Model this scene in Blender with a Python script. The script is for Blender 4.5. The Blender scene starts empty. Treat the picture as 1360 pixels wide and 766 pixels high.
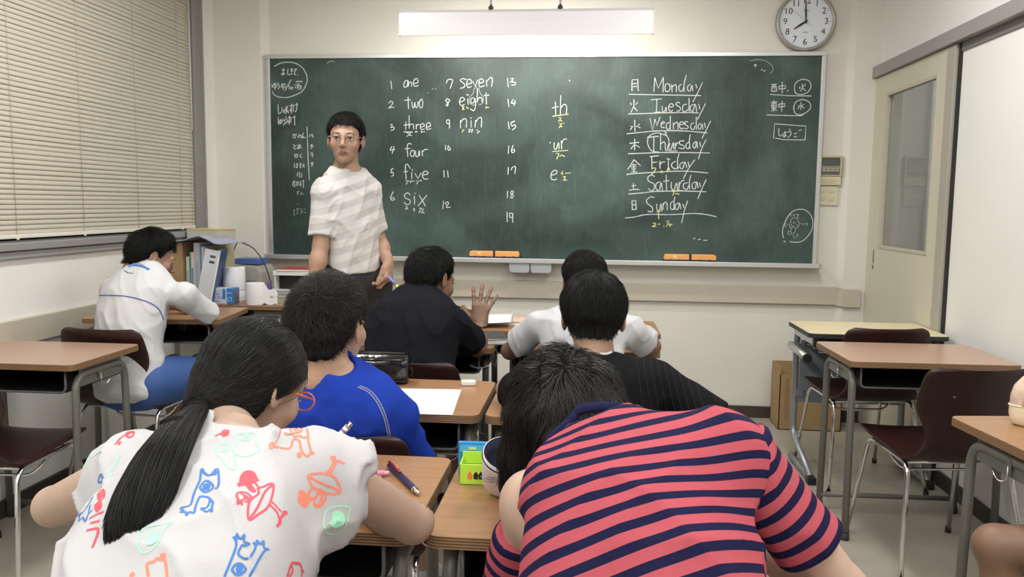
import bpy, math, random
import numpy as np
from mathutils import Vector, Matrix

random.seed(7)
RNG = np.random.default_rng(11)
C = bpy.context.scene.collection
scene = bpy.context.scene

# ------------------------------------------------------------------ camera
FPX, YAW, PITCH, ROLL, CAMH = 1085.82, .0937, .1031, .0113, 1.26
_f = Vector((-math.sin(YAW)*math.cos(PITCH), math.cos(YAW)*math.cos(PITCH), -math.sin(PITCH)))
_r0 = Vector((math.cos(YAW), math.sin(YAW), 0)); _u0 = _r0.cross(_f)
_r = _r0*math.cos(ROLL) + _u0*math.sin(ROLL); _u = -_r0*math.sin(ROLL) + _u0*math.cos(ROLL)
cam_d = bpy.data.cameras.new('camera'); cam = bpy.data.objects.new('camera', cam_d); C.objects.link(cam)
cam.matrix_world = Matrix(((_r.x, _u.x, -_f.x, 0), (_r.y, _u.y, -_f.y, 0), (_r.z, _u.z, -_f.z, CAMH), (0, 0, 0, 1)))
cam_d.sensor_width = 36; cam_d.lens = FPX/1360*36; cam_d.clip_start = .05; cam_d.clip_end = 60
scene.camera = cam

# ------------------------------------------------------------------ world, exposure
w = bpy.data.worlds.new('world'); scene.world = w; w.use_nodes = True
w.node_tree.nodes['Background'].inputs[0].default_value = (.02, .025, .04, 1)
w.node_tree.nodes['Background'].inputs[1].default_value = .3
vs = scene.view_settings
vs.view_transform = 'Standard'; vs.look = 'None'; vs.gamma = 1; vs.use_curve_mapping = False
vs.exposure = 0.0

# ------------------------------------------------------------------ room lamps (ceiling fluorescents, tubes over the class)
ROOM_Z = 2.75
def area(name, loc, size, sy, power, rot=(0, 0, 0), col=(1, .985, .945)):
    d = bpy.data.lights.new(name, 'AREA'); d.shape = 'RECTANGLE'; d.size = size; d.size_y = sy; d.energy = power; d.color = col
    o = bpy.data.objects.new(name, d); C.objects.link(o); o.location = loc; o.rotation_euler = rot
    return o
LAMPS = [(-1.25, 2.9), (.65, 2.9), (-1.25, .7), (.65, .7), (-1.25, -1.5), (.65, -1.5)]
for lx, ly in LAMPS:
    area('ceiling_lamp_light', (lx, ly, ROOM_Z-.075), .3, 1.25, 29)
# the lamp over the blackboard shines on the board and the wall (its trough is built below)
area('board_lamp_light', (-.345, 4.29, 2.20), 1.16, .05, 15, rot=(math.radians(42), 0, 0), col=(1, .97, .88))

# ------------------------------------------------------------------ projection helpers: photo pixel -> a point on a plane of the room
def at(u, v, X=None, Y=None, Z=None):
    d = _f + _r*((u-680)/FPX) - _u*((v-383)/FPX)
    t = X/d.x if X is not None else Y/d.y if Y is not None else (Z-CAMH)/d.z
    return Vector((d.x*t, d.y*t, CAMH+d.z*t))

# ------------------------------------------------------------------ materials
MATS = {}
def mat(name, col, rough=.6, metal=0, bump=0, bscale=60, var=0, vscale=4, spec=.5, **k):
    if name in MATS: return MATS[name]
    m = bpy.data.materials.new(name); m.use_nodes = True; MATS[name] = m
    nt = m.node_tree; b = nt.nodes['Principled BSDF']
    b.inputs['Base Color'].default_value = (*col, 1); b.inputs['Roughness'].default_value = rough
    b.inputs['Metallic'].default_value = metal; b.inputs['Specular IOR Level'].default_value = spec
    for kk, vv in k.items(): b.inputs[kk.replace('_', ' ')].default_value = vv
    if bump or var:
        tc = nt.nodes.new('ShaderNodeTexCoord')
    if bump:
        n = nt.nodes.new('ShaderNodeTexNoise'); n.inputs['Scale'].default_value = bscale; n.inputs['Detail'].default_value = 4
        bp = nt.nodes.new('ShaderNodeBump'); bp.inputs['Strength'].default_value = bump; bp.inputs['Distance'].default_value = .01
        nt.links.new(tc.outputs['Object'], n.inputs['Vector']); nt.links.new(n.outputs['Fac'], bp.inputs['Height']); nt.links.new(bp.outputs['Normal'], b.inputs['Normal'])
    if var:
        n = nt.nodes.new('ShaderNodeTexNoise'); n.inputs['Scale'].default_value = vscale; n.inputs['Detail'].default_value = 6
        r = nt.nodes.new('ShaderNodeMapRange'); r.inputs[1].default_value = .3; r.inputs[2].default_value = .7; r.inputs[3].default_value = 1-var; r.inputs[4].default_value = 1+var*.5
        mx = nt.nodes.new('ShaderNodeVectorMath'); mx.operation = 'SCALE'; mx.inputs[0].default_value = col
        nt.links.new(tc.outputs['Object'], n.inputs['Vector']); nt.links.new(n.outputs['Fac'], r.inputs[0]); nt.links.new(r.outputs[0], mx.inputs['Scale']); nt.links.new(mx.outputs[0], b.inputs['Base Color'])
    return m
def N(m, t, **k):
    n = m.node_tree.nodes.new(t)
    for a, v in k.items():
        if a in n.inputs: n.inputs[a].default_value = v
        else: setattr(n, a, v)
    return n
def ramp(m, stops, interp='LINEAR'):
    n = m.node_tree.nodes.new('ShaderNodeValToRGB'); cr = n.color_ramp; cr.interpolation = interp
    while len(cr.elements) < len(stops): cr.elements.new(.5)
    for e, (p, c) in zip(cr.elements, stops): e.position = p; e.color = (*c, 1) if len(c) == 3 else c
    return n
def L(m, a, b): m.node_tree.links.new(a, b)

def wood(name, c1, c2, rough=.35, scale=(1.2, 14, 14), ring=5):
    m = mat(name, c1, rough); b = m.node_tree.nodes['Principled BSDF']
    tc = N(m, 'ShaderNodeTexCoord'); mp = N(m, 'ShaderNodeMapping'); mp.inputs['Scale'].default_value = scale
    n = N(m, 'ShaderNodeTexNoise', Scale=ring, Detail=8, Roughness=.65, Distortion=.6); r = ramp(m, [(.3, c2), (.52, c1), (.75, tuple(x*1.08 for x in c1))])
    L(m, tc.outputs['Object'], mp.inputs['Vector']); L(m, mp.outputs[0], n.inputs['Vector']); L(m, n.outputs['Fac'], r.inputs[0]); L(m, r.outputs[0], b.inputs['Base Color'])
    return m
M_wall = mat('wallpaper', (.70, .68, .63), .85, bump=.10, bscale=160, var=.035, vscale=3, spec=.2)
M_wall_side = mat('side_wallpaper', (.80, .79, .765), .85, bump=.08, bscale=160, var=.02, vscale=3, spec=.2)
M_ceil = mat('ceiling_board', (.75, .74, .70), .9, bump=.2, bscale=90)
M_band = mat('beige_rail_paint', (.50, .455, .375), .5, var=.03)
M_base = mat('dark_skirting', (.045, .035, .027), .5)
M_alu = mat('brushed_aluminium', (.62, .63, .64), .38, .75, bump=.02, bscale=300)
M_greyframe = mat('grey_metal_frame', (.27, .265, .27), .45, .2)
M_greyfr2 = mat('light_grey_metal_frame', (.33, .325, .32), .45, .2)
M_cream = mat('cream_door_paint', (.60, .56, .455), .45, var=.03, vscale=2)
M_white = mat('white_plastic', (.78, .78, .77), .4)
M_black = mat('black_plastic', (.012, .012, .014), .45)
M_dark = mat('dark_metal', (.035, .036, .038), .5)
M_chrome = mat('chrome', (.75, .75, .76), .16, 1)
M_deskmetal = mat('grey_green_desk_paint', (.19, .187, .168), .42, .25, bump=.03, bscale=200)
M_deskmetal2 = mat('silver_desk_paint', (.30, .32, .34), .35, .5)
M_top = wood('desk_top_laminate', (.36, .195, .100), (.30, .155, .075), .30, (1.0, 22, 22), 3.2)
M_topp = wood('pinkish_desk_top_laminate', (.43, .28, .205), (.40, .25, .18), .28, (1.0, 22, 22), 3.0)
M_creamtop = mat('cream_laminate', (.74, .64, .42), .38)
M_ply = wood('moulded_plywood', (.026, .0075, .0065), (.014, .0045, .004), .36, (6, 6, 1.5), 7)
M_paper = mat('paper', (.82, .83, .85), .7)
M_card = mat('cardboard', (.36, .235, .115), .8, var=.06, vscale=20)
M_tray = mat('desk_tray_black', (.012, .012, .012), .55)

# plywood edge: thin dark and light plies across the thickness
def ply_edge():
    m = mat('plywood_edge', (.3, .18, .09), .55); b = m.node_tree.nodes['Principled BSDF']
    tc = N(m, 'ShaderNodeTexCoord'); sp = N(m, 'ShaderNodeSeparateXYZ'); mu = N(m, 'ShaderNodeMath', operation='MULTIPLY'); mu.inputs[1].default_value = 190
    fr = N(m, 'ShaderNodeMath', operation='FRACT'); r = ramp(m, [(0, (.36, .21, .10)), (.5, (.27, .15, .07)), (.6, (.075, .04, .02)), (.9, (.07, .04, .02)), (1, (.33, .2, .1))])
    L(m, tc.outputs['Object'], sp.inputs[0]); L(m, sp.outputs[2], mu.inputs[0]); L(m, mu.outputs[0], fr.inputs[0]); L(m, fr.outputs[0], r.inputs[0]); L(m, r.outputs[0], b.inputs['Base Color'])
    return m
M_edge = ply_edge()

# ------------------------------------------------------------------ mesh helpers
def raw_mesh(name, V, F, smooth=False):
    V = np.asarray(V, dtype=np.float32).reshape(-1, 3)
    me = bpy.data.meshes.new(name)
    if isinstance(F, np.ndarray):
        nf, k = F.shape
        me.vertices.add(len(V)); me.vertices.foreach_set('co', V.ravel())
        me.loops.add(nf*k); me.loops.foreach_set('vertex_index', F.ravel().astype(np.int32))
        me.polygons.add(nf); me.polygons.foreach_set('loop_start', np.arange(nf, dtype=np.int32)*k)
        me.update(calc_edges=True)
        if smooth: me.polygons.foreach_set('use_smooth', np.ones(nf, dtype=bool))
    else:
        me.from_pydata([tuple(map(float, v)) for v in V], [], F); me.update()
        if smooth: me.polygons.foreach_set('use_smooth', [True]*len(me.polygons))
    return me
def link(name, me, m=None, parent=None, loc=None, smooth=None):
    o = bpy.data.objects.new(name, me); C.objects.link(o)
    if m is not None and not me.materials: me.materials.append(m)
    if loc is not None: o.location = loc
    if parent is not None: o.parent = parent
    return o
def empty(name, loc=(0, 0, 0), rz=0, parent=None):
    o = bpy.data.objects.new(name, None); C.objects.link(o); o.location = loc; o.rotation_euler = (0, 0, rz); o.empty_display_size = .05
    if parent: o.parent = parent
    return o
def tag(o, label, cat, group=None):
    o['label'] = label; o['category'] = cat
    if group: o['group'] = group
    return o
def structure(o): o['kind'] = 'structure'; return o

class MB:
    def __init__(s): s.V = []; s.F = []; s.S = []
    def add(s, V, F, smooth=False):
        n = len(s.V); s.V += [tuple(v) for v in V]; s.F += [tuple(i+n for i in f) for f in F]; s.S += [smooth]*len(F); return s
    def box(s, a, b, M=None):
        (x0, y0, z0), (x1, y1, z1) = a, b
        V = [Vector(p) for p in ((x0, y0, z0), (x1, y0, z0), (x1, y1, z0), (x0, y1, z0), (x0, y0, z1), (x1, y0, z1), (x1, y1, z1), (x0, y1, z1))]
        if M: V = [M @ v for v in V]
        return s.add(V, [(0, 3, 2, 1), (4, 5, 6, 7), (0, 1, 5, 4), (1, 2, 6, 5), (2, 3, 7, 6), (3, 0, 4, 7)])
    def prism(s, pts, z0, z1, M=None, smooth=False):
        n = len(pts); V = [Vector((x, y, z0)) for x, y in pts] + [Vector((x, y, z1)) for x, y in pts]
        if M: V = [M @ v for v in V]
        s.add(V, [tuple(range(n))[::-1], tuple(range(n, 2*n))])
        k = len(s.V)-2*n
        for i in range(n):
            j = (i+1) % n; s.F.append((k+i, k+j, k+n+j, k+n+i)); s.S.append(smooth)
        return s
    def tube(s, pts, r, seg=10, flat=1.0, caps=True, closed=False):
        P = [Vector(p) for p in pts]; n = len(P); rs = r if isinstance(r, (list, tuple)) else [r]*n
        T = []
        for i in range(n):
            a = P[(i-1) % n if closed else max(i-1, 0)]; b = P[(i+1) % n if closed else min(i+1, n-1)]; T.append((b-a).normalized())
        up = Vector((0, 0, 1)) if abs(T[0].z) < .9 else Vector((1, 0, 0))
        nx = T[0].cross(up).normalized(); V = []
        for i in range(n):
            nx = (nx - T[i]*nx.dot(T[i])).normalized(); ny = T[i].cross(nx)
            for k in range(seg):
                a = 2*math.pi*k/seg; V.append(P[i] + nx*(math.cos(a)*rs[i]) + ny*(math.sin(a)*rs[i]*flat))
        F = []
        for i in range(n if closed else n-1):
            for k in range(seg):
                j = (i+1) % n; q = (k+1) % seg; F.append((i*seg+k, i*seg+q, j*seg+q, j*seg+k))
        s.add(V, F, True)
        if caps and not closed:
            b = len(s.V)-n*seg; s.F += [tuple(b+k for k in range(seg))[::-1], tuple(b+(n-1)*seg+k for k in range(seg))]; s.S += [False, False]
        return s
    def lathe(s, prof, seg=24, M=None):
        n = len(prof); V = []
        for r, z in prof:
            for k in range(seg):
                a = 2*math.pi*k/seg; v = Vector((r*math.cos(a), r*math.sin(a), z)); V.append(M @ v if M else v)
        F = [(i*seg+k, i*seg+(k+1) % seg, (i+1)*seg+(k+1) % seg, (i+1)*seg+k) for i in range(n-1) for k in range(seg)]
        s.add(V, F, True); return s
    def obj(s, name, m, parent=None, loc=None, bevel=0, seg=2):
        me = raw_mesh(name, s.V, s.F); me.polygons.foreach_set('use_smooth', s.S)
        o = link(name, me, m, parent, loc)
        if bevel:
            bm = o.modifiers.new('bevel', 'BEVEL'); bm.width = bevel; bm.segments = seg; bm.limit_method = 'ANGLE'; bm.harden_normals = False
        return o
def box(name, a, b, m, parent=None, bevel=0, M=None): return MB().box(a, b, M).obj(name, m, parent, bevel=bevel)
def fillet(pts, r, n=5):
    P = [Vector(p) for p in pts]; out = [P[0]]
    for i in range(1, len(P)-1):
        a, b, c = P[i-1], P[i], P[i+1]; d1 = (a-b); d2 = (c-b); rr = min(r, d1.length*.49, d2.length*.49)
        p, q = b+d1.normalized()*rr, b+d2.normalized()*rr
        for k in range(n+1):
            t = k/n; out.append(p*(1-t)**2 + b*2*t*(1-t) + q*t*t)
    out.append(P[-1]); return out
def rrect(w, h, r, n=4, cx=0, cy=0):
    out = []
    for sx, sy, a0 in ((1, 1, 0), (-1, 1, 90), (-1, -1, 180), (1, -1, 270)):
        for k in range(n+1):
            a = math.radians(a0+90*k/n); out.append((cx+sx*(w/2-r)+r*math.cos(a), cy+sy*(h/2-r)+r*math.sin(a)))
    return out
def copy_tree(o, parent=None, loc=None, rz=None):
    c = o.copy(); C.objects.link(c); c.parent = parent
    if loc is not None: c.location = loc
    if rz is not None: c.rotation_euler = (0, 0, rz)
    for ch in list(o.children): copy_tree(ch, c)
    return c
def text_mesh(txt, size, font=None, align='CENTER', extrude=0):
    cu = bpy.data.curves.new('t', 'FONT'); cu.body = txt; cu.size = size; cu.align_x = align; cu.align_y = 'CENTER'; cu.extrude = extrude; cu.resolution_u = 3
    o = bpy.data.objects.new('t', cu); C.objects.link(o)
    dg = bpy.context.evaluated_depsgraph_get(); me = bpy.data.meshes.new_from_object(o.evaluated_get(dg))
    bpy.data.objects.remove(o); bpy.data.curves.remove(cu); me.materials.clear()
    return me
# ================================================================== ROOM SHELL
XL, XR, YB, YF = -2.30, 1.62, 4.94, -2.6
# board wall with shallow pillars in both corners
MB().prism([(XL-.1, YB+.1), (XL-.1, 4.90), (-2.005, 4.90), (-1.965, YB), (1.445, YB), (1.475, 4.90), (XR+.1, 4.90), (XR+.1, YB+.1)][::-1], 0, ROOM_Z).obj('wall_front', M_wall)['kind'] = 'structure'
# left wall with the window opening
WY0, WY1, WZ0, WZ1 = 1.90, 4.67, 1.06, 2.50
m = MB()
m.box((XL-.12, YF, 0), (XL, YB, WZ0)); m.box((XL-.12, YF, WZ1), (XL, YB, ROOM_Z)); m.box((XL-.12, YF, WZ0), (XL, WY0, WZ1)); m.box((XL-.12, WY1, WZ0), (XL, YB, WZ1))
structure(m.obj('wall_left', M_wall_side))
# right wall with the sliding door opening
DY0, DY1, DZ = 3.86, 4.875, 1.985
m = MB()
m.box((XR, YF, 0), (XR+.12, DY0, ROOM_Z)); m.box((XR, DY0, DZ), (XR+.12, YB, ROOM_Z)); m.box((XR, DY1, 0), (XR+.12, YB, DZ))
structure(m.obj('wall_right', M_wall_side))
structure(box('wall_rear', (XL-.12, YF-.1, 0), (XR+.12, YF, ROOM_Z), M_wall_side))
structure(box('ceiling', (XL-.12, YF-.1, ROOM_Z), (XR+1.6, YB+.1, ROOM_Z+.1), M_ceil))
# vinyl floor with scuffs and dull stains
mf = mat('vinyl_floor', (.36, .33, .275), .34); b = mf.node_tree.nodes['Principled BSDF']
tc = N(mf, 'ShaderNodeTexCoord'); n1 = N(mf, 'ShaderNodeTexNoise', Scale=2.2, Detail=7, Roughness=.7); n2 = N(mf, 'ShaderNodeTexNoise', Scale=60, Detail=3)
r1 = ramp(mf, [(.30, (.24, .215, .18)), (.44, (.34, .31, .26)), (.7, (.39, .36, .305))]); r2 = N(mf, 'ShaderNodeMapRange'); r2.inputs[3].default_value = .26; r2.inputs[4].default_value = .5
L(mf, tc.outputs['Object'], n1.inputs['Vector']); L(mf, tc.outputs['Object'], n2.inputs['Vector']); L(mf, n1.outputs['Fac'], r1.inputs[0]); L(mf, r1.outputs[0], b.inputs['Base Color']); L(mf, n2.outputs['Fac'], r2.inputs[0]); L(mf, r2.outputs[0], b.inputs['Roughness'])
structure(box('floor', (XL-.12, YF-.1, -.06), (XR+1.6, YB+.1, 0), mf))
# low platform edge line in front of the board wall is not there: only the dark skirting
structure(box('baseboard_front', (-1.99, 4.918, 0), (1.47, YB+.005, .068), M_base))
structure(box('baseboard_front_right', (1.46, 4.888, 0), (XR, 4.905, .068), M_base))
structure(box('baseboard_left', (XL-.005, YF, 0), (XL+.014, YB-.05, .068), M_base))
structure(box('baseboard_right', (XR-.014, YF, 0), (XR+.005, DY0-.03, .068), M_base))
# beige rail (dado band) round the walls
m = MB(); m.box((-1.965, 4.912, .692), (1.447, YB+.005, .798)); m.box((1.470, 4.874, .683), (XR-.05, 4.905, .790)); m.prism([(1.443, 4.912), (1.47, 4.874), (1.474, 4.91), (1.45, YB)], .687, .794)
m.box((XL, 4.874, .683), (-2.0, 4.905, .790))
structure(m.obj('trim_1', M_band, bevel=.003))
structure(box('trim_2', (XL-.005, YF, .670), (XL+.025, 4.90, .776), M_band, bevel=.003))

# ------------------------------------------------------------------ window with frame, glass, blind
wn = structure(empty('window_1', (XL, 3.3, WZ0)))
def rel(o, par):
    o.parent = par; o.matrix_parent_inverse = Matrix.Translation(-Vector(par.location)); return o
mg = mat('night_window_glass', (.02, .025, .035), .06, spec=.6)
rel(box('window_pane', (XL-.10, WY0, WZ0), (XL-.092, WY1, WZ1), mg), wn)
m = MB(); m.box((XL-.11, WY1-.05, WZ0), (XL+.012, WY1+.045, WZ1)); m.box((XL-.11, WY0-.045, WZ0), (XL+.012, WY0+.05, WZ1)); m.box((XL-.11, WY0, WZ1-.03), (XL+.012, WY1, WZ1+.03))
rel(m.obj('window_frame', M_greyframe, bevel=.003), wn)
rel(box('frame_lip', (XL+.0, WY1+.045, WZ0-.03), (XL+.02, WY1+.055, WZ1), M_greyfr2), wn)
m = MB(); m.box((XL-.11, WY0, WZ0+.0), (XL-.01, WY1, WZ0+.03)); rel(m.obj('lower_track', mat('track_dark', (.16, .165, .175), .5), bevel=.002), wn)
rel(box('window_sill', (XL-.11, WY0-.045, 1.052), (XL+.035, WY1+.05, 1.083), M_greyfr2, bevel=.004), wn)
rel(box('sill_apron', (XL-.01, WY0-.045, 1.020), (XL+.02, WY1+.05, 1.048), mat('apron_grey', (.33, .33, .33), .5), bevel=.003), wn)

bl = tag(empty('venetian_blind', (XL-.01, 3.2, 1.11)), 'long beige venetian blind with closed slats across the left window', 'blind')
M_slat = mat('beige_slat', (.58, .54, .455), .45)
BY0, BY1 = 1.95, 4.615
pitch = .0205; ns = 67
V, F = [], []
for j, (dx, dz) in enumerate(((-.0028, .0125), (.0005, .005), (.0022, -.004), (.0026, -.0125))):
    V += [(dx, BY0-3.2, dz), (dx, BY1-3.2, dz)]
for j in range(3): F.append((2*j, 2*j+2, 2*j+3, 2*j+1))
k = len(V); V += [(x-.0008, y, z-.0004) for x, y, z in V]
for j in range(3): F.append((k+2*j, k+2*j+1, k+2*j+3, k+2*j+2))
F += [(0, 1, k+1, k), (6, k+6, k+7, 7)]
slat_me = raw_mesh('slat', V, F); slat_me.polygons.foreach_set('use_smooth', [True]*6+[False]*2); slat_me.materials.append(M_slat)
for i in range(ns):
    s = link('slat', slat_me, None, bl, (random.uniform(-.0006, .0006), 0, .015+i*pitch)); s.rotation_euler = (random.uniform(-.0006, .0006), random.uniform(-.05, .03), 0)
bb = MB().box((-.008, BY0-3.2, -.012), (.010, BY1-3.2, .004)).obj('bottom_rail', mat('blind_white', (.75, .72, .64), .4), bl, bevel=.003)
MB().box((-.02, BY0-3.2, ns*pitch+.01), (.02, BY1-3.2, ns*pitch+.04)).obj('head_rail', M_slat, bl, bevel=.003)
for y in (2.2, 2.65, 3.105, 3.55, 4.01, 4.455, 4.58):
    MB().tube([(.0065, y-3.2, 0), (.0065, y-3.2, ns*pitch)], .0011, 5).obj('ladder_cord', mat('cord_beige', (.52, .48, .39), .8), bl)
    MB().box((.004, y-3.205, -.017), (.014, y-3.195, -.004)).obj('cord_clip', MATS['blind_white'], bl, bevel=.002)
MB().tube([(.016, 4.585-3.2, 1.33), (.018, 4.585-3.2, .55)], .003, 6).obj('tilt_wand', mat('clear_wand', (.75, .75, .72), .2), bl)
# pull cord with a small knob
MB().tube([(.02, 4.53-3.2, 1.36), (.021, 4.53-3.2, .82)], .0012, 5).obj('pull_cord', MATS['cord_beige'], bl)

# ------------------------------------------------------------------ sliding door, frame, glass
mglass = bpy.data.materials.new('door_glass'); mglass.use_nodes = True; MATS['door_glass'] = mglass
nt = mglass.node_tree; nt.nodes.clear(); o_ = nt.nodes.new('ShaderNodeOutputMaterial'); mx = nt.nodes.new('ShaderNodeMixShader'); fr = nt.nodes.new('ShaderNodeFresnel'); fr.inputs[0].default_value = 1.75
tr = nt.nodes.new('ShaderNodeBsdfTransparent'); tr.inputs[0].default_value = (.85, .87, .86, 1); gl = nt.nodes.new('ShaderNodeBsdfGlossy'); gl.inputs['Roughness'].default_value = .02
ge = nt.nodes.new('ShaderNodeNewGeometry'); ff = nt.nodes.new('ShaderNodeMath'); ff.operation = 'MULTIPLY'; fg = nt.nodes.new('ShaderNodeMath'); fg.operation = 'SUBTRACT'; fg.inputs[0].default_value = 1; nt.links.new(ge.outputs['Backfacing'], fg.inputs[1]); nt.links.new(fr.outputs[0], ff.inputs[0]); nt.links.new(fg.outputs[0], ff.inputs[1]); nt.links.new(ff.outputs[0], mx.inputs[0]); nt.links.new(tr.outputs[0], mx.inputs[1]); nt.links.new(gl.outputs[0], mx.inputs[2]); nt.links.new(mx.outputs[0], o_.inputs[0])
dr = structure(empty('door_1', (XR, 4.4, 0)))
X0, X1 = 1.598, 1.632
G0, G1, GZ0, GZ1 = 4.06, 4.70, 1.05, 1.872
m = MB(); m.box((X0, DY0+.095, 0.01), (X1, G0, DZ)); m.box((X0, G1, .01), (X1, DY1+.03, DZ)); m.box((X0, G0, .01), (X1, G1, GZ0)); m.box((X0, G0, GZ1), (X1, G1, DZ))
rel(m.obj('door_leaf', M_cream), dr)
rel(box('door_edge_stile', (X0-.004, DY0+.012, .01), (X1, DY0+.095, DZ), mat('stile_grey', (.40, .375, .325), .5), bevel=.002), dr)
rel(box('door_glass_pane', (X0+.014, G0, GZ0), (X0+.018, G1, GZ1), mglass), dr)
m = MB()
for a, b_ in (((X0-.004, G0-.012, GZ0-.012), (X0+.006, G0+.006, GZ1+.012)), ((X0-.004, G1-.006, GZ0-.012), (X0+.006, G1+.012, GZ1+.012)), ((X0-.004, G0, GZ0-.012), (X0+.006, G1, GZ0+.006)), ((X0-.004, G0, GZ1-.006), (X0+.006, G1, GZ1+.012))): m.box(a, b_)
rel(m.obj('glazing_bead', mat('bead_cream', (.50, .47, .39), .45), bevel=.0015), dr)
m = MB(); m.box((X0-.0015, 4.772, .915), (X0+.004, 4.79, 1.03)); rel(m.obj('door_handle', M_chrome), dr)
rel(box('handle_recess', (X0-.0022, 4.776, .95), (X0+.003, 4.786, 1.024), M_black), dr)
rel(box('lock', (X0-.003, 4.776, .917), (X0+.003, 4.786, .938), M_dark), dr)
rel(box('paint_chip', (X0-.0006, 3.95, .742), (X0+.002, 3.965, .79), mat('chipped_wood', (.35, .2, .09), .7)), dr)
m = MB(); m.box((1.575, .2, DZ+.004), (XR+.03, 4.935, DZ+.066)); m.box((1.575, 4.876+.025, 0), (XR, 4.938, DZ+.004))
structure(m.obj('trim_3', M_greyfr2, bevel=.002))
structure(box('trim_4', (1.612, .2, DZ-.035), (XR+.02, DY0-.005, DZ+.006), mat('painted_gap_shade', (.17, .165, .16), .5)))  # strip coloured dark to stand in for the shaded gap under the header
structure(box('trim_5', (1.606, DY0-.006, 0), (XR+.01, DY0+.008, DZ), M_black))
# dim corridor behind the door
m = MB(); m.box((XR+1.5, 2.5, 0), (XR+1.6, 6.5, ROOM_Z)); m.box((XR+.12, 6.5, 0), (XR+1.6, 6.6, ROOM_Z)); m.box((XR+.12, 2.4, 0), (XR+1.6, 2.5, ROOM_Z)); m.box((XR+.1, YB, 0), (XR+.12, 6.5, ROOM_Z))
structure(m.obj('wall_corridor', M_wall_side))
structure(box('floor_corridor', (XR+.1, YB+.1, -.06), (XR+1.6, 6.6, 0), mf)); structure(box('ceiling_corridor', (XR+.1, YB+.1, ROOM_Z), (XR+1.6, 6.6, ROOM_Z+.1), M_ceil))
area('corridor_fill_light', (XR+.8, 5.2, ROOM_Z-.05), .2, .9, 7); area('corridor_fill_light', (XR+.7, 3.5, ROOM_Z-.05), .2, .9, 5)  # unseen fill lights added to brighten the view through the door glass
cs = tag(empty('door_plate_sign', (XR+1.49, 5.1, 1.75)), 'dark framed notice on the corridor wall seen through the door glass', 'sign')
MB().box((-.02, -.16, -.18), (0.0, .16, .2)).obj('sign_frame', M_dark, cs, bevel=.003); MB().box((-.022, -.13, -.15), (-.02, .13, .17)).obj('sign_sheet', mat('dull_sheet', (.22, .23, .24), .6), cs)

# ------------------------------------------------------------------ ceiling lamps
for i, (lx, ly) in enumerate(LAMPS):
    t = empty('ceiling_lamp', (lx, ly, ROOM_Z)); tag(t, 'white ceiling fluorescent fitting on the %s side, %s' % ('window' if i % 2 == 0 else 'door', ('nearest the blackboard', 'above the two foreground girls', 'at the back behind the camera')[i//2]), 'lamp', 'ceiling fluorescent fittings')
    MB().box((-.16, -.64, -.05), (.16, .64, 0)).obj('lamp_body', M_white, t, bevel=.01)
# board lamp: white trough seen from behind, hung on two rods
t = tag(empty('board_lamp', (-.345, 4.22, 2.10)), 'white trough lamp hanging on rods above the blackboard', 'lamp')
hl = .635
prof = [(-.045, .0), (-.048, .06), (-.035, .115), (.0, .135), (.03, .135), (.06, .115)]
inner = [(y+.006 if y < 0 else y, z-(.006 if z > .1 else 0)) for y, z in prof]
ring = prof + inner[::-1]
V = [(x, y, z) for x in (-hl, hl) for y, z in ring]; k = len(ring)
F = [tuple(range(k))[::-1], tuple(range(k, 2*k))] + [(i, (i+1) % k, k+(i+1) % k, k+i) for i in range(k)]
MB().add([(x, y, z+.0) for x, y, z in V], F).obj('trough', mat('lamp_white', (.80, .80, .84), .35), t)
for sx in (-1, 1):
    MB().prism([(y, z) for y, z in prof]+[(.05, .07), (-.02, 0)], 0, .006, Matrix(((0, 0, 1, sx*hl-.003), (1, 0, 0, 0), (0, 1, 0, 0), (0, 0, 0, 1)))).obj('end_cap', MATS['lamp_white'], t, bevel=.001)
    MB().tube([(sx*.175, .005, .12), (sx*.175, .005, ROOM_Z-2.10)], .006, 8).obj('rod', M_chrome, t)
    MB().tube([(sx*.175, .005, .125), (sx*.175, .005, .15)], .013, 10).obj('rod_clamp', M_dark, t)
me_ = mat('tube_glow', (1, .98, .92), .5); me_.node_tree.nodes['Principled BSDF'].inputs['Emission Color'].default_value = (1, .96, .86, 1); me_.node_tree.nodes['Principled BSDF'].inputs['Emission Strength'].default_value = 4
MB().tube([(-.60, .03, .085), (.60, .03, .085)], .013, 12).obj('fluorescent_tube', me_, t)

# ================================================================== BLACKBOARD
BYP = 4.905     # plane of the green face
pTL, pTR, pBR, pBL = at(359.8, 78.3, Y=BYP), at(1089.6, 74.4, Y=BYP), at(1080, 348.7, Y=BYP), at(362.2, 335.6, Y=BYP)
bx0 = (pTL.x+pBL.x)/2; bx1 = (pTR.x+pBR.x)/2; bz0 = (pBL.z+pBR.z)/2; bz1 = (pTL.z+pTR.z)/2
bd = tag(empty('blackboard', ((bx0+bx1)/2, BYP, bz0)), 'wide green chalkboard covered in white handwriting on the front wall', 'blackboard')
def bloc(o): o.parent = bd; o.matrix_parent_inverse = Matrix.Translation(-Vector(bd.location)); return o
mb = mat('green_board', (.03, .065, .055), .5); b = mb.node_tree.nodes['Principled BSDF']
tc = N(mb, 'ShaderNodeTexCoord')
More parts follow.
